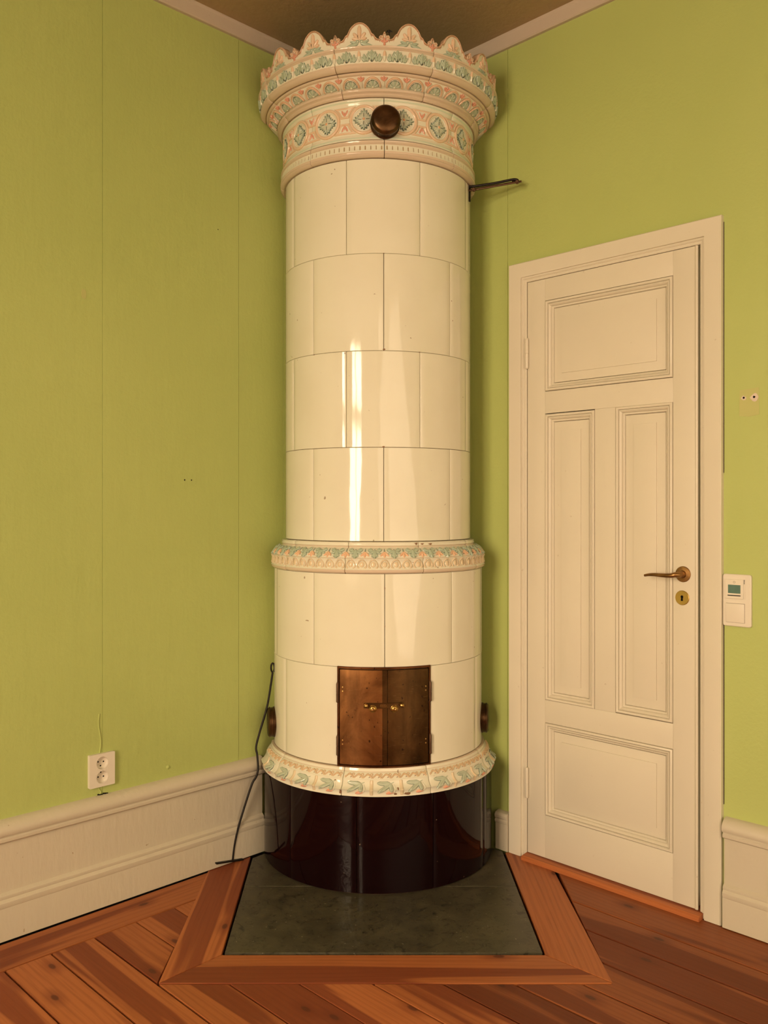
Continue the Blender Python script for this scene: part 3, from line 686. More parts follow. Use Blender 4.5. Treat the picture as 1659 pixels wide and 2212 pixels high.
def f_palmette(X, Y):
    r = Rel(X, Y); y0 = 0.020
    for ang, L, W in ((78, .024, .0095), (-78, .024, .0095), (42, .029, .0105), (-42, .029, .0105), (0, .044, .0125)):
        r.lobe(0, y0 + 0.004, ang, L, W, 0.0055, tuple(0.55 * a + 0.45 * b for a, b in zip(SALMON, CREAM)), SALMON, tip=-0.6, vein=False)
    for sgn in (-1, 1):
        r.lobe(0.004 * sgn, 0.0125, 104 * sgn, .040, .0125, 0.0045, SAGE, (0.22, 0.30, 0.25), tip=0.5)
        r.lobe(0.012 * sgn, 0.016, 80 * sgn, .018, .008, 0.0048, SAGE, (0.22, 0.30, 0.25), tip=0.3)
        r.ringo(0.0065 * sgn, 0.0185, 0.0042, 0.0030, 0.004, SAGE)
    r.ink(-0.0055, 0.036, -0.0035, 0.026, .0022, .001); r.ink(0.006, 0.034, 0.0035, 0.026, .0014, .0008)
    return r.done()
m_pal = patch('palmette', P_crest, P_crest.s[-1], -0.045, 0.045, 0.002, 0.072, f_palmette, 0.0010)
def f_drop(X, Y):
    r = Rel(X, Y)
    for ang, L, W in ((0, .014, .007), (65, .013, .0075), (-65, .013, .0075), (180, .011, .008)): r.lobe(0, 0.0155, ang, L, W, 0.004, PINK, tuple(.7 * c for c in PINK), tip=-0.3)
    for sgn in (-1, 1):
        r.ringo(0.0110 * sgn, 0.0300, 0.0046, 0.0030, 0.0046, tuple(.5 * (a + b) for a, b in zip(SALMON, CREAM)), dark=BROWN); r.disc(0.0110 * sgn, 0.0300, 0.0020, 0.004, SALMON)
    return r.done()
m_drp = patch('crest_flower', P_crest, P_crest.s[-1], -0.018, 0.018, 0.003, 0.040, f_drop, 0.0010)
for o, c in crest:
    for f in (-PU / 4, PU / 4): place('palmette', m_pal, rad(c + f), o, cut=False)
    place('crest_flower', m_drp, rad(c), o, cut=False); place('crest_flower', m_drp, rad(c + PU / 2), o, cut=False)

# ---- cornice with acanthus leaves
corn = ring('cornice_tile', P_corn, J0 - PU / 2 - 0.4, PU)
sL = P_corn.s_at_z(2.685)
def f_leaf(X, Y):
    r = Rel(X, Y); dk = (0.15, 0.21, 0.17)
    for sg in (-1, 1):
        r.lobe(0.0205 * sg, -0.016, 12 * sg, .024, .0105, .0045, SAGE, dk, tip=0.2); r.lobe(0.0145 * sg, -0.016, -4 * sg, .019, .009, .0042, SAGE, dk, tip=0.2); r.lobe(0.024 * sg, -0.016, 30 * sg, .018, .008, .004, SAGE, dk)
        r.lobe(0.004 * sg, -0.006, 42 * sg, .018, .0095, .006, SAGE, dk, tip=0.3); r.lobe(0.003 * sg, -0.0005, 30 * sg, .017, .009, .0062, SAGE, dk, tip=0.3)
    r.lobe(0, -0.016, 0, .034, .0165, .0070, SAGE, dk, tip=0.35)
    r.ink(0, -0.0165, 0, -0.007, .0050, .0008); r.ink(0, -0.008, 0, 0.010, .0009, .0004, dk)
    return r.done()
m_leaf = patch('acanthus_leaf', P_corn, sL, -0.033, 0.033, -0.018, 0.0195, f_leaf, 0.0009)
def f_bud(X, Y):
    r = Rel(X, Y); c = tuple(.6 * a + .4 * b for a, b in zip(SALMON, CREAM)); r.lobe(0, -0.016, 0, .033, .0105, .0055, CREAM, tuple(.8 * x for x in CREAM), tip=-0.5); r.C[(Y > 0) & (r.h > 0)] = c
    return r.done()
m_bud = patch('flower_bud', P_corn, sL, -0.008, 0.008, -0.018, 0.019, f_bud, 0.0009)
grow(corn, 'acanthus_leaf', m_leaf, [PU * (k - 1.5) / 4 for k in range(4)], PU)
grow(corn, 'flower_bud', m_bud, [PU * (k - 1) / 4 for k in range(4)], PU)

# ---- lower cornice with scallop shells
egg = ring('shell_tile', P_egg, J0 - PU / 2 - 0.4, PU)
sE = P_egg.s_at_z(2.6255)
def f_shell(X, Y):
    r = Rel(X, Y); dk = tuple(.55 * c for c in SAGE)
    q = 1 - (X / .0205) ** 2 - ((Y + .0165) / .0245) ** 2; q = np.where(Y < -.0165, -1, q); r.put(q, .003, SAGE, dk)
    th = np.arctan2(X, Y + 0.0165 + 1e-6); rib = np.cos(th * 9); rr_ = np.hypot(X, Y + .0165)
    ins = (q > 0.05) & (rr_ > .006); r.h = np.where(ins, r.h + 0.0010 * rib, r.h); r.C[ins & (rib < -0.75)] = tuple(.62 * c + .1 for c in CREAM)
    r.disc(0, -.0160, .0055, .0042, CREAM, SALMON)
    d = np.hypot(X / .0262, (Y + .0165) / .0310); q2 = 1 - ((d - 1) / .105) ** 2; q2 = np.where(Y < -.0170, -1, q2); r.put(q2, .0055, tuple(.5 * (a + b) for a, b in zip(BLUSH, SALMON)), BROWN)
    d2 = np.hypot(X / .0222, (Y + .0165) / .0266); q3 = 1 - ((d2 - 1) / .055) ** 2; q3 = np.where(Y < -.0170, -1, q3); r.put(q3, .0042, CREAM)
    return r.done()
m_shell = patch('shell_ornament', P_egg, sE, -0.029, 0.029, -0.0175, 0.0205, f_shell, 0.0009, rref=0.380)
def f_dart(X, Y):
    r = Rel(X, Y); r.lobe(0, -.018, 0, .032, .006, .004, CREAM, tip=-0.6)
    for a in (-38, 0, 38): r.lobe(0, .004, a, .0165, .0062, .0045, PINK, tuple(.75 * c for c in PINK), tip=-0.5)
    return r.done()
m_dart = patch('dart_ornament', P_egg, sE, -0.012, 0.012, -0.0175, 0.0205, f_dart, 0.0009, rref=0.380)
grow(egg, 'shell_ornament', m_shell, [PU * (k - 1.5) / 4 for k in range(4)], PU)
grow(egg, 'dart_ornament', m_dart, [PU * (k - 1) / 4 for k in range(4)], PU)

# ---- frieze with rosettes
frz = ring('frieze_tile', P_frz, J0, PU)
sF = P_frz.s_at_z(2.5225); RF = 0.344; HP = RF * rad(PU / 2)      # rosette spacing in metres
def f_ros(X, Y):
    r = Rel(X, Y); d = np.hypot(X, Y); th = np.arctan2(Y, X); dk = (0.12, 0.17, 0.13)
    r.put(1 - ((d - .0440) / .0052) ** 2, .0048, tuple(.55 * a + .45 * b for a, b in zip(SALMON, CREAM)), TAN); r.put(1 - ((d - .0370) / .0022) ** 2, .0022, CREAM)
    w = .0345 * (.45 / (np.abs(np.cos(th)) + np.abs(np.sin(th))) + .55 * (.84 + .16 * np.cos(4 * th))) * (1 + .105 * np.cos(20 * th)); q = 1 - (d / w) ** 2
    r.put(q, .0062, SAGE, dk); rib = np.cos(8 * th); m = (q > 0) & (d > .008); r.h = np.where(m, r.h + .0009 * np.cos(4 * th) * (d / .03) - .0006 * (np.cos(20 * th) < -.6), r.h)
    m = (q > .2) & (d > .017) & (np.cos(20 * th) < -.35); r.C[m] = tuple(.5 * c + .25 for c in SAGE)
    m = (d < .0185) & (q > 0); r.C[m] = tuple(.55 * a + .45 * b for a, b in zip(SAGE, CREAM))
    for a in range(4):
        t = a * math.pi / 2; r.ink(.0085 * math.cos(t), .0085 * math.sin(t), .0195 * math.cos(t), .0195 * math.sin(t), .0026, .0009)
    r.disc(0, 0, .0062, .0085, SALMON, BROWN); return r.done()
m_ros = patch('rosette', P_frz, sF, -.050, .050, -.050, .050, f_ros, 0.0010)
def f_cart(X, Y):
    r = Rel(X, Y); lim = HP / 2 - np.sqrt(np.clip(.0515 ** 2 - Y ** 2, 1e-6, 1)); sd = np.minimum.reduce([lim - np.abs(X), (Y - .0085), (.0440 - Y)])
    col = tuple(.55 * a + .45 * b for a, b in zip(SALMON, CREAM))
    r.put(1 - ((sd - .0030) / .0034) ** 2, .0040, col, TAN); fill = sd > .006; r.put(np.where(fill, .5, -1), .0006, CREAM)
    for sg in (-1, 1): r.lobe(.0015 * sg, .017, 26 * sg, .0205, .0062, .0036, PINK, tuple(.75 * c for c in PINK), tip=-.3)
    r.lobe(0, .0145, 0, .016, .0046, .0036, PINK); return r.done()
m_ca = patch('cartouche', P_frz, sF, -.046, .046, .004, .0475, f_cart, 0.0010)
def f_cart2(X, Y): return f_cart(X, -Y)
m_cb = patch('cartouche', P_frz, sF, -.046, .046, -.0475, -.004, f_cart2, 0.0010)
grow(frz, 'rosette', m_ros, [-PU / 4, PU / 4], PU)
grow(frz, 'cartouche', m_ca, [0], PU); grow(frz, 'cartouche', m_cb, [0], PU)
for me_ in (m_ca, m_cb):
    for o, c in frz: place('cartouche', me_, rad(c + PU / 2), o, cut=False)

# ---- notched ring
def dent(S, PH):
    z0, z1 = P_dent.s_at_z(2.4325), P_dent.s_at_z(2.4195); a = PH / rad(PU / 15.0); f = np.abs(a - np.round(a)); m = ((f < 0.075) & (S > z0) & (S < z1)).astype(float)
    return -0.003 * m, np.array(TAN) * .75, m
den = ring('notched_tile', P_dent, J0 + 0.2, PU, disp=dent, nphi=240)

# ---- plain shaft
def plain(z0, z1, r): return Prof([(r, z0, CREAM), (r, z1, CREAM)], 0.06)
for i in range(4):
    ring('shaft_tile', plain(SHAFT[i], SHAFT[i + 1], RS), J0 + (PU / 2 - 0.5 if i % 2 == 0 else 0), PU if i % 2 else 42.6)
# ---- waist ring
PM = 38.7; mid = ring('waist_tile', P_mid, 3.6 - PM / 2, PM)
sM = P_mid.s_at_z(1.0985)
def f_mleaf(X, Y):
    r = Rel(X, Y); dk = (0.16, 0.22, 0.17)
    for sg in (-1, 1):
        r.lobe(.004 * sg, .004, 62 * sg, .021, .0125, .0042, SAGE, dk, tip=-.3); r.lobe(.010 * sg, .008, 25 * sg, .013, .010, .004, SAGE, dk); r.lobe(.006 * sg, .001, 112 * sg, .014, .009, .0042, SAGE, dk); r.lobe(.002 * sg, -.004, 150 * sg, .015, .009, .0044, SAGE, dk)
    r.lobe(0, .012, 180, .036, .014, .0055, SAGE, dk, tip=.2); r.ink(0, .0205, 0, .008, .0034, .0012); return r.done()
m_ml = patch('leaf_ornament', P_mid, sM, -.027, .027, -.024, .022, f_mleaf, 0.0009, rref=0.366)
def f_mfl(X, Y):
    r = Rel(X, Y)
    for a in (-40, 0, 40): r.lobe(0, .002, 180 + a, .0205, .0075, .004, tuple(.8 * x + .2 * y for x, y in zip(SALMON, CREAM)), SALMON, tip=-.2)
    r.lobe(0, .000, 0, .018, .0045, .003, tuple(.7 * c for c in SAGE)); r.ink(0, -.020, 0, -.023, .002, .0006); return r.done()
m_mf = patch('flower_ornament', P_mid, sM, -.013, .013, -.024, .020, f_mfl, 0.0009, rref=0.366)
sD = P_mid.s_at_z(1.0615)
def f_drop2(X, Y):
    r = Rel(X, Y); k = 1 + .25 * np.clip(-Y / .016, -1, 1)
    d = np.hypot(X / (.0138 * k), (Y + .001) / .0165); q = 1 - ((d - 1) / .17) ** 2; q = np.where(Y < -.0125, -1, q); r.put(q, .0042, tuple(.55 * a + .45 * b for a, b in zip(TAN, CREAM)), tuple(.8 * c for c in BLUSH))
    r.put(1 - (X / .0088) ** 2 - ((Y + .001) / .0112) ** 2, .0058, tuple(.6 * a + .4 * b for a, b in zip(TAN, CREAM)), CREAM)
    for sg in (-1, 1): r.disc(.0105 * sg, -.0115, .0032, .0035, tuple(.5 * (a + b) for a, b in zip(TAN, CREAM)))
    return r.done()
m_dr = patch('drop_ornament', P_mid, sD, -.0185, .0185, -.0165, .0175, f_drop2, 0.0009)
grow(mid, 'leaf_ornament', m_ml, [PM * (k - 1.5) / 4 for k in range(4)], PM); grow(mid, 'flower_ornament', m_mf, [PM * (k - 1) / 4 for k in range(4)], PM)
grow(mid, 'drop_ornament', m_dr, [PM * (k - 3) / 7 for k in range(7)], PM)
# ---- lower body with the fire door
ring('body_tile', plain(LOWER[0], LOWER[1], RL), 3.7, 37.5)
DA, DB = -20.0, 27.3
pl = plain(LOWER[1], LOWER[2], RL)
for a, b in ((DA - 36.5, DA), (DB, DB + 36.5), (DA - 36.5 - 60, DA - 36.5), (DB + 36.5, DB + 36.5 + 60)):
    me = ring_tile('body_tile', pl, -rad(b - a) / 2, rad(b - a) / 2); place('body_tile', me, rad((a + b) / 2))
# ---- base ring
PB = 40.2; MG = (0.036, 0.003)
base = ring('base_tile', P_base, 4.2 - PB / 2, PB, margin=MG)
sB = P_base.s_at_z(0.3465)
def f_sprig(X, Y):
    r = Rel(X, Y); dk = (0.17, 0.22, 0.18); G = tuple(.8 * a + .2 * b for a, b in zip(SAGE, CREAM))
    for a, L, W in ((-88, .045, .0150), (-128, .054, .0155), (-182, .034, .0140)): r.lobe(.014, .015, a, L, W, .0050, G, dk, tip=.15, vein=True, veincol=tuple(.75 * c for c in G))
    r.bar(.014, .015, .024, .019, .0025, .003, G); r.bar(.024, .012, .0295, -.005, .0022, .0028, CREAM); r.bar(.0295, -.005, .022, -.018, .0022, .0028, CREAM)
    r.lobe(.021, -.0165, -101, .024, .0105, .0055, PINK, SALMON, tip=.2); return r.done()
m_sp = patch('leaf_sprig', P_base, sB, -.041, .036, -.0255, .0225, f_sprig, 0.0009)
def f_bar(X, Y): r = Rel(X, Y); r.bar(0, -.0235, 0, .0225, .0105, .003, tuple(.5 * (a + b) for a, b in zip(TAN, CREAM)), TAN); return r.done()
m_br = patch('divider_bar', P_base, sB, -.008, .008, -.027, .026, f_bar, 0.0010)
sW = P_base.s_at_z(0.3805)
def f_wave(X, Y):
    r = Rel(X, Y); c = tuple(.55 * a + .45 * b for a, b in zip(TAN, BLUSH))
    x = np.clip(X, -.017, .017); yc = .0050 * np.cos(X / .0142 * math.pi); q = 1 - ((Y - yc) / .0034) ** 2; q = np.where(np.abs(X) > .0145, -1, q); r.put(q, .0034, c, TAN)
    r.ringo(.0125, .0040, .0034, .0026, .0034, c); r.lobe(.003, -.006, 60, .008, .003, .002, tuple(.6 * c_ for c_ in BLUSH)); return r.done()
m_wv = patch('wave_scroll', P_base, sW, -.0175, .0175, -.0095, .0095, f_wave, 0.0009)
grow(base, 'leaf_sprig', m_sp, [PB * (k - 1) / 3 for k in range(3)], PB, MG); grow(base, 'divider_bar', m_br, [-PB / 6, PB / 6], PB, MG)
grow(base, 'wave_scroll', m_wv, [PB * (k - 4) / 9.4 for k in range(9)], PB, MG)
# ---- dark plinth
ring('plinth_tile', P_pl, -9.2, 35.3, mat='aubergine_glaze', margin=(0.016, 0.004))

# ---- chips in the glaze
def chip(phi, z, r, w, h, parent=stove, seed=1, pf=None):
    g = np.random.default_rng(seed); n = 11; V = [(0, 0)]; F = []
    for k in range(n): t = 2 * math.pi * k / n; q = g.uniform(.55, 1.0); V.append((w / 2 * q * math.cos(t), h / 2 * q * math.sin(t)))
    def cp(x, y, e):
        rr_ = r(z + y) if callable(r) else r
        a = rad(phi) + x / rr_; return ((rr_ + e) * math.sin(a), -(rr_ + e) * math.cos(a), z + y)
    P = [cp(x, y, .0009) for x, y in V] + [cp(x, y, -.002) for x, y in V[1:]]
    F = [(0, 1 + k, 1 + (k + 1) % n) for k in range(n)] + [(1 + k, n + 1 + k, n + 1 + (k + 1) % n, 1 + (k + 1) % n) for k in range(n)]
    link('glaze_chip', mesh('glaze_chip', P, F), 'chipped_clay', parent)
def base_r(z): return float(np.interp(-z, -P_base.z, P_base.r))
def mid_r(z): return float(np.interp(-z, -P_mid.z, P_mid.r))
for i, (p, z, r, w, h) in enumerate([(3.8, 1.767, RS, .013, .007), (3.4, 1.446, RS, .010, .007), (-18.6, 1.757, RS, .004, .007), (3.6, 2.0835, RS, .005, .004), (3.7, 0.983, RL, .003, .012), (3.7, 0.86, RL, .003, .008), (24.5, 1.763, RS, .006, .003), (-39.5, 1.762, RS, .005, .003),
         (21.4, 1.1265, mid_r, .013, .009), (25.0, 1.1255, mid_r, .016, .006), (30.0, 1.1245, mid_r, .016, .007), (8.0, 0.329, base_r, .012, .008), (13.2, 0.3285, base_r, .026, .011), (-16.2, 0.333, base_r, .010, .020), (-19.5, 0.364, base_r, .006, .006), (9.2, 0.345, base_r, .006, .010)]): chip(p, z, r, w, h, seed=i + 3)

# ---- fire door of brass, curved with the body
def cyl_patch(name, p0, p1, z0, z1, r0, r1, mat, parent, n=14, bev=0.0008):
    """a curved slab between radii r0 (back) and r1 (front)"""
    V, F = [], []
    for k in range(n + 1):
        a = rad(p0 + (p1 - p0) * k / n)
        for r, z in ((r0, z0), (r1, z0), (r1, z1), (r0, z1)): V.append((r * math.sin(a), -r * math.cos(a), z))
    for k in range(n):
        for j in range(4): F.append((k * 4 + j, k * 4 + (j + 1) % 4, (k + 1) * 4 + (j + 1) % 4, (k + 1) * 4 + j))
    F += [(0, 1, 2, 3), (n * 4 + 3, n * 4 + 2, n * 4 + 1, n * 4)]
    me = mesh(name, V, F)
    if bev: bevel_mesh(me, bev, 1)
    else: me.polygons.foreach_set('use_smooth', [True] * len(me.polygons)); me.set_sharp_from_angle(angle=rad(40))
    return link(name, me, mat, parent)
fd = empty('fire_door'); fd.parent = stove
Z0, Z1 = 0.4010, 0.7280
cyl_patch('frame', DA, DB, Z1 - .0075, Z1, RL - .02, RL + .004, 'stove_door_frame_bronze', fd); cyl_patch('frame', DA, DB, Z0, Z0 + .006, RL - .02, RL + .004, 'stove_door_frame_bronze', fd)
cyl_patch('frame', DA, DA + .95, Z0, Z1, RL - .02, RL + .004, 'stove_door_frame_bronze', fd, 2); cyl_patch('frame', DB - .95, DB, Z0, Z1, RL - .02, RL + .004, 'stove_door_frame_bronze', fd, 2)
cyl_patch('door_recess', DA + .5, DB - .5, Z0 + .003, Z1 - .003, RL - .018, RL - .010, 'gap_black', fd)
MIDP = 4.9
cyl_patch('door_leaf', DA + 1.25, MIDP - .1, Z0 + .0075, Z1 - .0100, RL - .004, RL + .0032, 'stove_door_brass', fd, 20)
cyl_patch('door_leaf', MIDP + .1, DB - 1.25, Z0 + .0075, Z1 - .0100, RL - .004, RL + .0030, 'stove_door_tarnished', fd, 20)
cyl_patch('cover_strip', MIDP - 2.4, MIDP + .02, Z0 + .008, Z1 - .0105, RL + .0028, RL + .0046, 'stove_door_tarnished', fd, 4)
cyl_patch('latch_plate', -6.5, 13.0, 0.5945, 0.6120, RL + .0040, RL + .0062, 'stove_door_tarnished', fd, 12)
def on_door(p, z, e): a = rad(p); return ((RL + e) * math.sin(a), -(RL + e) * math.cos(a), z)
def out_dir(p): a = rad(p); return (math.sin(a), -math.cos(a), 0)
for p, z in ((-5.2, .6055), (11.7, .6055)):
    lathe('small_knob', [(0, 0), (.0035, 0), (.0035, .005), (.0062, .008), (.0072, .012), (.0062, .0165), (.003, .019), (0, .0195)], on_door(p, z, .005), out_dir(p), 'brass_knob', fd, 16)
for p in (-2.1, 8.3):
    lathe('knob', [(0, 0), (.0120, 0), (.0122, .0022), (.0100, .0035), (.0092, .0045), (.0095, .0070), (.0075, .0090), (.0050, .0095), (.0042, .0130), (.0048, .0150), (.0035, .0175), (0, .0180)], on_door(p, .5935, .005), out_dir(p), 'brass_knob', fd, 24)
# maker's oval with a rim of dots and three raised marks
ov = empty('maker_badge'); ov.parent = fd
V_, F_ = [], []
def badge_bits(lst, name, mat):
    V, F = [], []
    for (dx, dz, w, h) in lst:
        for (sx, sz) in ((-1, -1), (1, -1), (1, 1), (-1, 1)): V.append(on_door(2.9 + math.degrees((dx + sx * w / 2) / RL), .6035 + dz + sz * h / 2, .0076))
        for (sx, sz) in ((-1, -1), (1, -1), (1, 1), (-1, 1)): V.append(on_door(2.9 + math.degrees((dx + sx * w / 2) / RL), .6035 + dz + sz * h / 2, .0058))
        k = len(V) - 8; F += [(k, k + 1, k + 2, k + 3)] + [(k + i, k + (i + 1) % 4, k + 4 + (i + 1) % 4, k + 4 + i) for i in range(4)]
    link(name, mesh(name, V, F), mat, ov)
badge_bits([(.0098 * math.cos(t), .0052 * math.sin(t), .0012, .0012) for t in np.linspace(0, 2 * math.pi, 22, endpoint=False)], 'beaded_rim', 'brass_knob')
badge_bits([(-.0048, 0, .0026, .0022), (-.0012, 0, .0018, .0026), (.0018, 0, .0016, .0026), (.0048, 0, .0024, .0022)], 'raised_letters', 'brass_knob')
for p, sg in ((DA + .35, -1), (DB - .35, 1)):
    for z in (0.641, 0.468):
        c = on_door(p, z, .006); hg = lathe('hinge', [(0, -.032), (.0028, -.032), (.0045, -.030), (.0045, -.002), (.0038, -.0015), (.0038, 0), (.0045, .0005), (.0045, .029), (.003, .033), (.0018, .036), (0, .036)], c, (0, 0, 1), 'rust_iron', fd, 12)
        for dz in (-.0065, .0065):
            q = p - sg * 2.4; lathe('rivet', [(0, 0), (.0026, 0), (.0022, .0012), (0, .0016)], on_door(q, z + dz + .012, .003), out_dir(q), 'brass_knob', hg, 10)

# ---- round covers of the flue openings
def cap(phi, z, r0, R, depth, rough=False):
    a = rad(phi); O = (r0 * math.sin(a), -r0 * math.cos(a), z); d = (math.sin(a), -math.cos(a), 0)
    pr = [(0, -.012), (R * .98, -.012), (R * .98, .002), (R * 1.02, .004), (R * 1.02, .008), (R * .97, .010), (R * .97, depth * .62), (R * 1.0, depth * .66), (R, depth * .76), (R * .96, depth * .80), (R * .93, depth * .88), (R * .80, depth * .97), (R * .45, depth), (0, depth * .99)]
    return lathe('flue_cap', pr, O, d, 'dark_bronze', stove, 40)
cap(4.2, 2.5035, 0.346, 0.0485, 0.052)
cap(-79, 0.4745, RL - .004, 0.053, 0.030); cap(82, 0.4850, RL - .004, 0.053, 0.030)

# ---- damper levers
dm = empty('damper_lever'); dm.parent = stove
a_ = rad(74.5); dv = Vector((math.sin(a_), -math.cos(a_), 0)); tv = Vector((math.cos(a_), math.sin(a_), 0)); O_ = dv * (RS - .004) + Vector((0, 0, 2.3860))
tube('upper_rod', catmull([O_ + Vector((0, 0, .006)), O_ + dv * .09 + Vector((0, 0, .0105)), O_ + dv * .150 + Vector((0, 0, .0165)), O_ + dv * .168 + Vector((0, 0, .0170)), O_ + dv * .178 + Vector((0, 0, .0125)), O_ + dv * .171 + Vector((0, 0, .0085)), O_ + dv * .158 + Vector((0, 0, .0085))], 5), .0048, 'iron_rod', dm, 8)
tube('lower_bar', [O_ - tv * .004 + Vector((0, 0, -.0075)), O_ - tv * .006 + dv * .02 + Vector((0, 0, -.0070)), O_ - tv * .006 + dv * .165 + Vector((0, 0, .0040)), O_ - tv * .006 + dv * .192 + Vector((0, 0, .0060))], [.0058, .0064, .0058, .0050], 'rust_iron', dm, 8, 0.7)
for q, zz in ((.024, -.0095), (.178, .0025)): lathe('bolt', [(0, 0), (.0075, 0), (.0075, .004), (.0045, .006), (.0045, .009), (0, .009)], O_ - tv * .012 + dv * q + Vector((0, 0, zz)), -tv, 'rust_iron', dm, 10)
pz = O_ + dv * .006
tube('guide_plate', [pz + Vector((0, 0, .008)), pz + Vector((0, 0, -.046))], .0060, 'iron_rod', dm, 8, 0.5)

# ------------------------------------------------------------------ poker leaning between stove and wall
def pk(x, y, Y): return ((x - 829.5) / 1880 * Y, Y, 1.251 + (1093 - y) / 1880 * Y)
poker = tag(empty('fire_rake', (-0.529, 3.047, 0)), 'long thin black iron fire rake leaning in the gap beside the stove', 'fire rake')
PO = Vector(poker.location)
rod = [(502.3, 1861, 3.047), (505.6, 1829.7, 3.052), (514, 1790.6, 3.060), (529.4, 1738.5, 3.074), (544.6, 1693, 3.088), (553.3, 1677.8, 3.095), (557.5, 1660, 3.102), (555.5, 1630, 3.110), (553.3, 1612.7, 3.115), (562, 1578, 3.124), (578, 1521.5, 3.138), (589, 1452, 3.152)]
R_ = [Vector(pk(*p)) - PO for p in rod]; R_[0].z = 0.008
tube('rod', catmull(R_, 5), 0.0038, 'iron_rod', poker, 8)
e_ = R_[-1]; lp = [e_ + Vector((-.0085 * math.sin(t) * .7, -.0085 * math.sin(t) * .7 * .2, .0165 - .0165 * math.cos(t))) for t in np.linspace(0, 2 * math.pi * .93, 14)]
tube('loop', lp, 0.0032, 'iron_rod', poker, 8)
dl = Vector((-1, -1, 0)) / S2
bl0, bl1 = R_[0] + dl * .072 + Vector((0, 0, .014)), R_[0] - dl * .040 + Vector((0, 0, -.0035))
nl_ = Vector((1, -1, 0)) / S2
Vb = [p + nl_ * s + Vector((0, 0, z)) for p in (bl0, bl1) for s in (-.006, .010) for z in (-.0025, .0025)]
link('blade', mesh('blade', Vb, BOXF), 'iron_rod', poker)

# ------------------------------------------------------------------ wall socket
SO = Vector(FL(1.256, 0.0, 0.4255))
sk = tag(empty('wall_socket', SO), 'white double wall socket above the tall baseboard', 'socket')
def rounded(u0, u1, h0, h1, r, n=5):
    out = []
    for (cx, cy, a0) in ((u1 - r, h1 - r, 0), (u0 + r, h1 - r, 90), (u0 + r, h0 + r, 180), (u1 - r, h0 + r, 270)):
        for k in range(n + 1): t = rad(a0 + 90 * k / n); out.append((cx + r * math.cos(t), cy + r * math.sin(t)))
    return out
cu, ch = 1.2585, 0.4255
nL = Vector((1, -1, 0)) / S2
def plate_holes(name, fr, outer, holes, o0, o1, mat, parent, off):
    """flat plate with round wells cut through its face"""
    bm = bmesh.new(); loops = []
    for poly in [outer] + holes:
        vs = [bm.verts.new(Vector(fr(u, o1, h)) - off) for u, h in poly]; es = [bm.edges.new((vs[i], vs[(i + 1) % len(vs)])) for i in range(len(vs))]; loops.append((vs, es))
    bmesh.ops.triangle_fill(bm, edges=[e for _, es in loops for e in es], use_beauty=True)
    vb = [bm.verts.new(Vector(fr(u, o0, h)) - off) for u, h in outer]; vs = loops[0][0]
    for i in range(len(vs)): bm.faces.new((vs[i], vs[(i + 1) % len(vs)], vb[(i + 1) % len(vs)], vb[i]))
    for (vs, es), poly in zip(loops[1:], holes):
        cu_ = sum(p[0] for p in poly) / len(poly); ch_ = sum(p[1] for p in poly) / len(poly)
        vb = [bm.verts.new(Vector(fr(cu_ + (u - cu_) * .93, o0 + .0012, ch_ + (h - ch_) * .93)) - off) for u, h in poly]
        for i in range(len(vs)): bm.faces.new((vs[i], vs[(i + 1) % len(vs)], vb[(i + 1) % len(vs)], vb[i]))
        bm.faces.new(vb)
    bmesh.ops.recalc_face_normals(bm, faces=bm.faces); me = bpy.data.meshes.new(name); bm.to_mesh(me); bm.free()
    me.polygons.foreach_set('use_smooth', [True] * len(me.polygons)); me.set_sharp_from_angle(angle=rad(35))
    return link(name, me, mat, parent)
circ = lambda c, h, r, n=32: [(c + r * math.cos(2 * math.pi * k / n), h + r * math.sin(2 * math.pi * k / n)) for k in range(n)]
wells = [circ(cu, ch + .0222, .0195), circ(cu, ch - .0222, .0195)]
plate_holes('cover_plate', FL, rounded(cu - .0425, cu + .0425, ch - .0515, ch + .0515, .003), wells, .0015, .0135, 'white_plastic', sk, SO)
for s_, pins in ((1, ((-.0090, .001), (.0090, .003), (.001, -.0105))), (-1, ((-.0090, -.001), (.0090, .0), (.000, .0135)))):
    for (a, b) in pins:
        p = Vector(FL(cu + a, .0020, ch + .0222 * s_ + b)) - SO
        lathe('pin_hole', [(0, 0), (.0024, 0), (.0024, .0012), (0, .0012)], p, nL, 'gap_black', sk, 10)
# cable bump in the wallpaper above and below it
for h0, h1 in ((0.347, 0.374), (0.478, 0.60)):
    o = tube('paper_ridge', [FL(1.262 - .004 * math.sin(i), 0.0022, h0 + (h1 - h0) * i / 6) for i in range(7)], .0022, 'green_wall_paint', wl, 8)

# ------------------------------------------------------------------ thermostat and switch plate
TO = Vector(FR(1.481, 0, 0.973))
th = tag(empty('thermostat_switch', TO), 'white wall plate with thermostat display and rocker switch beside the door', 'switch')
def tp(name, poly, o0, o1, mat, parent=th, bev=0.0): return prism(name, FR, poly, o0, o1, mat, parent, TO, bev)
fr_ = tp('frame', rounded(1.4395, 1.5235, 0.8955, 1.0495, .007), .001, .0125, 'white_plastic', bev=.0022)
hs = tp('thermostat', rounded(1.4485, 1.5025, 0.9775, 1.0345, .0015), .010, .0165, 'white_plastic', bev=.0008)
tp('side_lip', rounded(1.5030, 1.5065, 0.9775, 1.0345, .0008), .010, .0145, 'white_plastic', hs)
tp('display', rounded(1.4575, 1.4945, 0.9935, 1.0185, .0008), .0160, .0169, 'lcd_green', hs)
tp('label_bar', rounded(1.4560, 1.4950, 0.9855, 0.9885, .0012), .0160, .0170, 'black_print', hs)
for k in range(4): tp('side_mark', rounded(1.5035, 1.5060, 1.0225 + .0032 * k, 1.0247 + .0032 * k, .0004), .0143, .0148, 'black_print', hs)
ring_p = circ(1.4760, 1.0265, .0036, 18)
plate = tp('round_logo', ring_p, .0162, .01675, 'grey_print', hs)
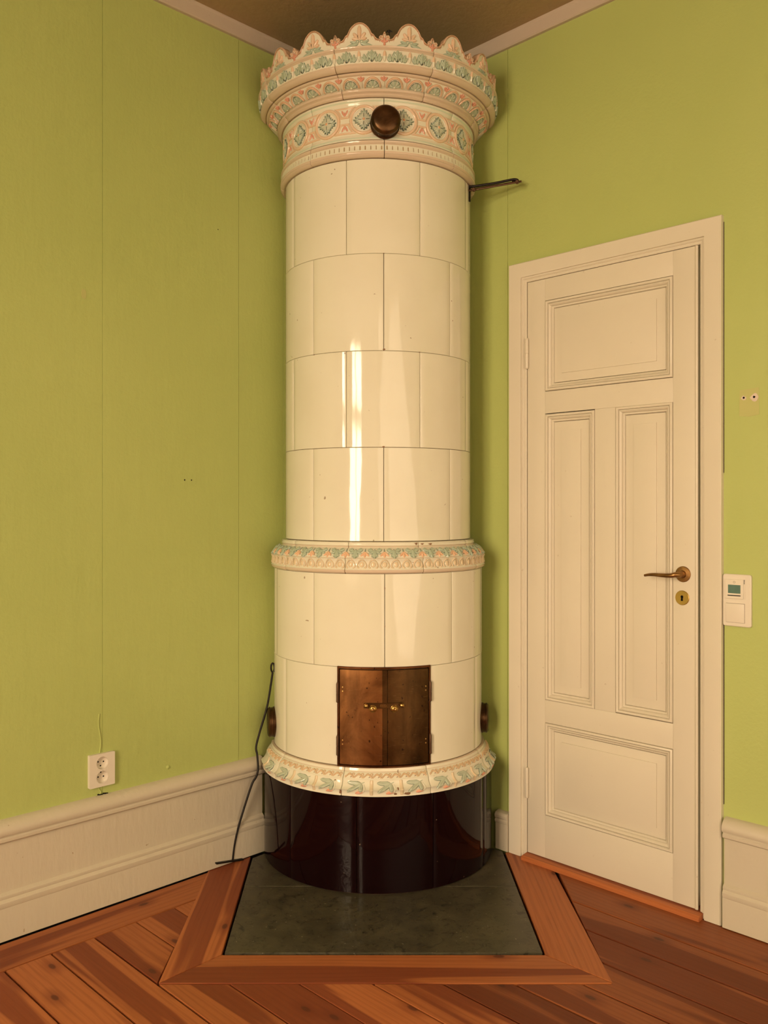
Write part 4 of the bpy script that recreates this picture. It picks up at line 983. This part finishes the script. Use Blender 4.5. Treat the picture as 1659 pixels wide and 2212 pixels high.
tp('logo_center', circ(1.4760, 1.0265, .0021, 12), .0162, .0169, 'white_plastic', plate)
rk = tp('rocker_recess', rounded(1.4495, 1.5060, 0.9065, 0.9645, .0012), .0118, .0129, 'grey_print')
rb = [Vector(FR(u, o, h)) - TO for u in (1.4507, 1.5047) for (o, h) in ((.0115, .9078), (.0150, .9078), (.0168, .9630), (.0115, .9630))]
link('rocker', bevel_mesh(mesh('rocker', rb, [(0, 1, 2, 3), (7, 6, 5, 4), (0, 4, 5, 1), (1, 5, 6, 2), (2, 6, 7, 3), (3, 7, 4, 0)]), .0006), 'white_plastic', th)

# ------------------------------------------------------------------ wear on the walls
def blob(fr, u, h, r, o, seed, n=14, squash=1.0):
    g = np.random.default_rng(seed); return [(u + r * g.uniform(.7, 1.15) * math.cos(2 * math.pi * k / n), h + r * squash * g.uniform(.7, 1.15) * math.sin(2 * math.pi * k / n)) for k in range(n)]
prism('bare_patch', FR, [(1.4865, 1.592), (1.5425, 1.596), (1.5430, 1.517), (1.515, 1.5125), (1.485, 1.516)], .0, .0029, 'olive_patch' if 'olive_patch' in MATS else 'green_wall_paint', wr)
k_ = NT('faded_green_paint'); k_.out(k_.mix(k_.noise(k_.coord(), 30, 3), (0.44, 0.455, 0.15), (0.475, 0.475, 0.175)), 0.6, 0)
bpy.data.objects['bare_patch'].data.materials.clear(); bpy.data.objects['bare_patch'].data.materials.append(MATS['faded_green_paint'])
for u, h, r, s_ in ((1.4985, 1.5690, .0075, 5), (1.5290, 1.5690, .0115, 9)):
    pb = prism('bare_plaster', FR, blob(FR, u, h - .001, r, 0, s_), .0005, .0034, 'plaster_white', wr)
    prism('screw_hole', FR, blob(FR, u, h, .0035, 0, s_ + 1, 10), .001, .0037, 'gap_black', wr)
for u in (0.9557, 0.9290): prism('screw_hole', FL, blob(FL, u, 1.339, .0028, 0, int(u * 100), 9), .0005, .0029, 'gap_black', wl)
prism('nail_hole', FL, blob(FL, 0.8218, 2.216, .002, 0, 3, 8), .0005, .0029, 'gap_black', wl)
lathe('painted_plug', [(0, -.002), (.0085, -.002), (.0075, .003), (.004, .0058), (0, .0065)], FL(1.0195, 0, .3815), nL, 'green_wall_paint', wl, 14)
prism('scuff_mark', FL, blob(FL, 1.3140, 1.9064, .009, 0, 2, 12, 2.0), .0005, .0027, 'faded_green_paint', wl)
boxes('cracked_plaster', FL, [((1.235 + .006 * i, .0, .3445 + .0012 * ((i * 7) % 3)), (1.2395 + .006 * i, .0055, .3475 + .0012 * ((i * 7) % 3))) for i in range(6)], 'gap_black', wl)

wp = [Vector(((RC - .012) * math.sin(rad(5.6)), -(RC - .012) * math.cos(rad(5.6)), 2.735)), Vector(((RC - .012) * math.sin(rad(5.4)), -(RC - .012) * math.cos(rad(5.4)), 2.772))]
we = empty('wire_end'); we.parent = stove
tube('wire', wp, .0012, 'iron_rod', we, 6)
for dx, dz in ((-.010, .002), (-.006, .007), (.002, .009), (.009, .004)): tube('strand', [wp[1], wp[1] + Vector((dx * .6, -.001, dz * .7 + .002)), wp[1] + Vector((dx, -.002, dz - .003))], .0016, 'iron_rod', we, 6)
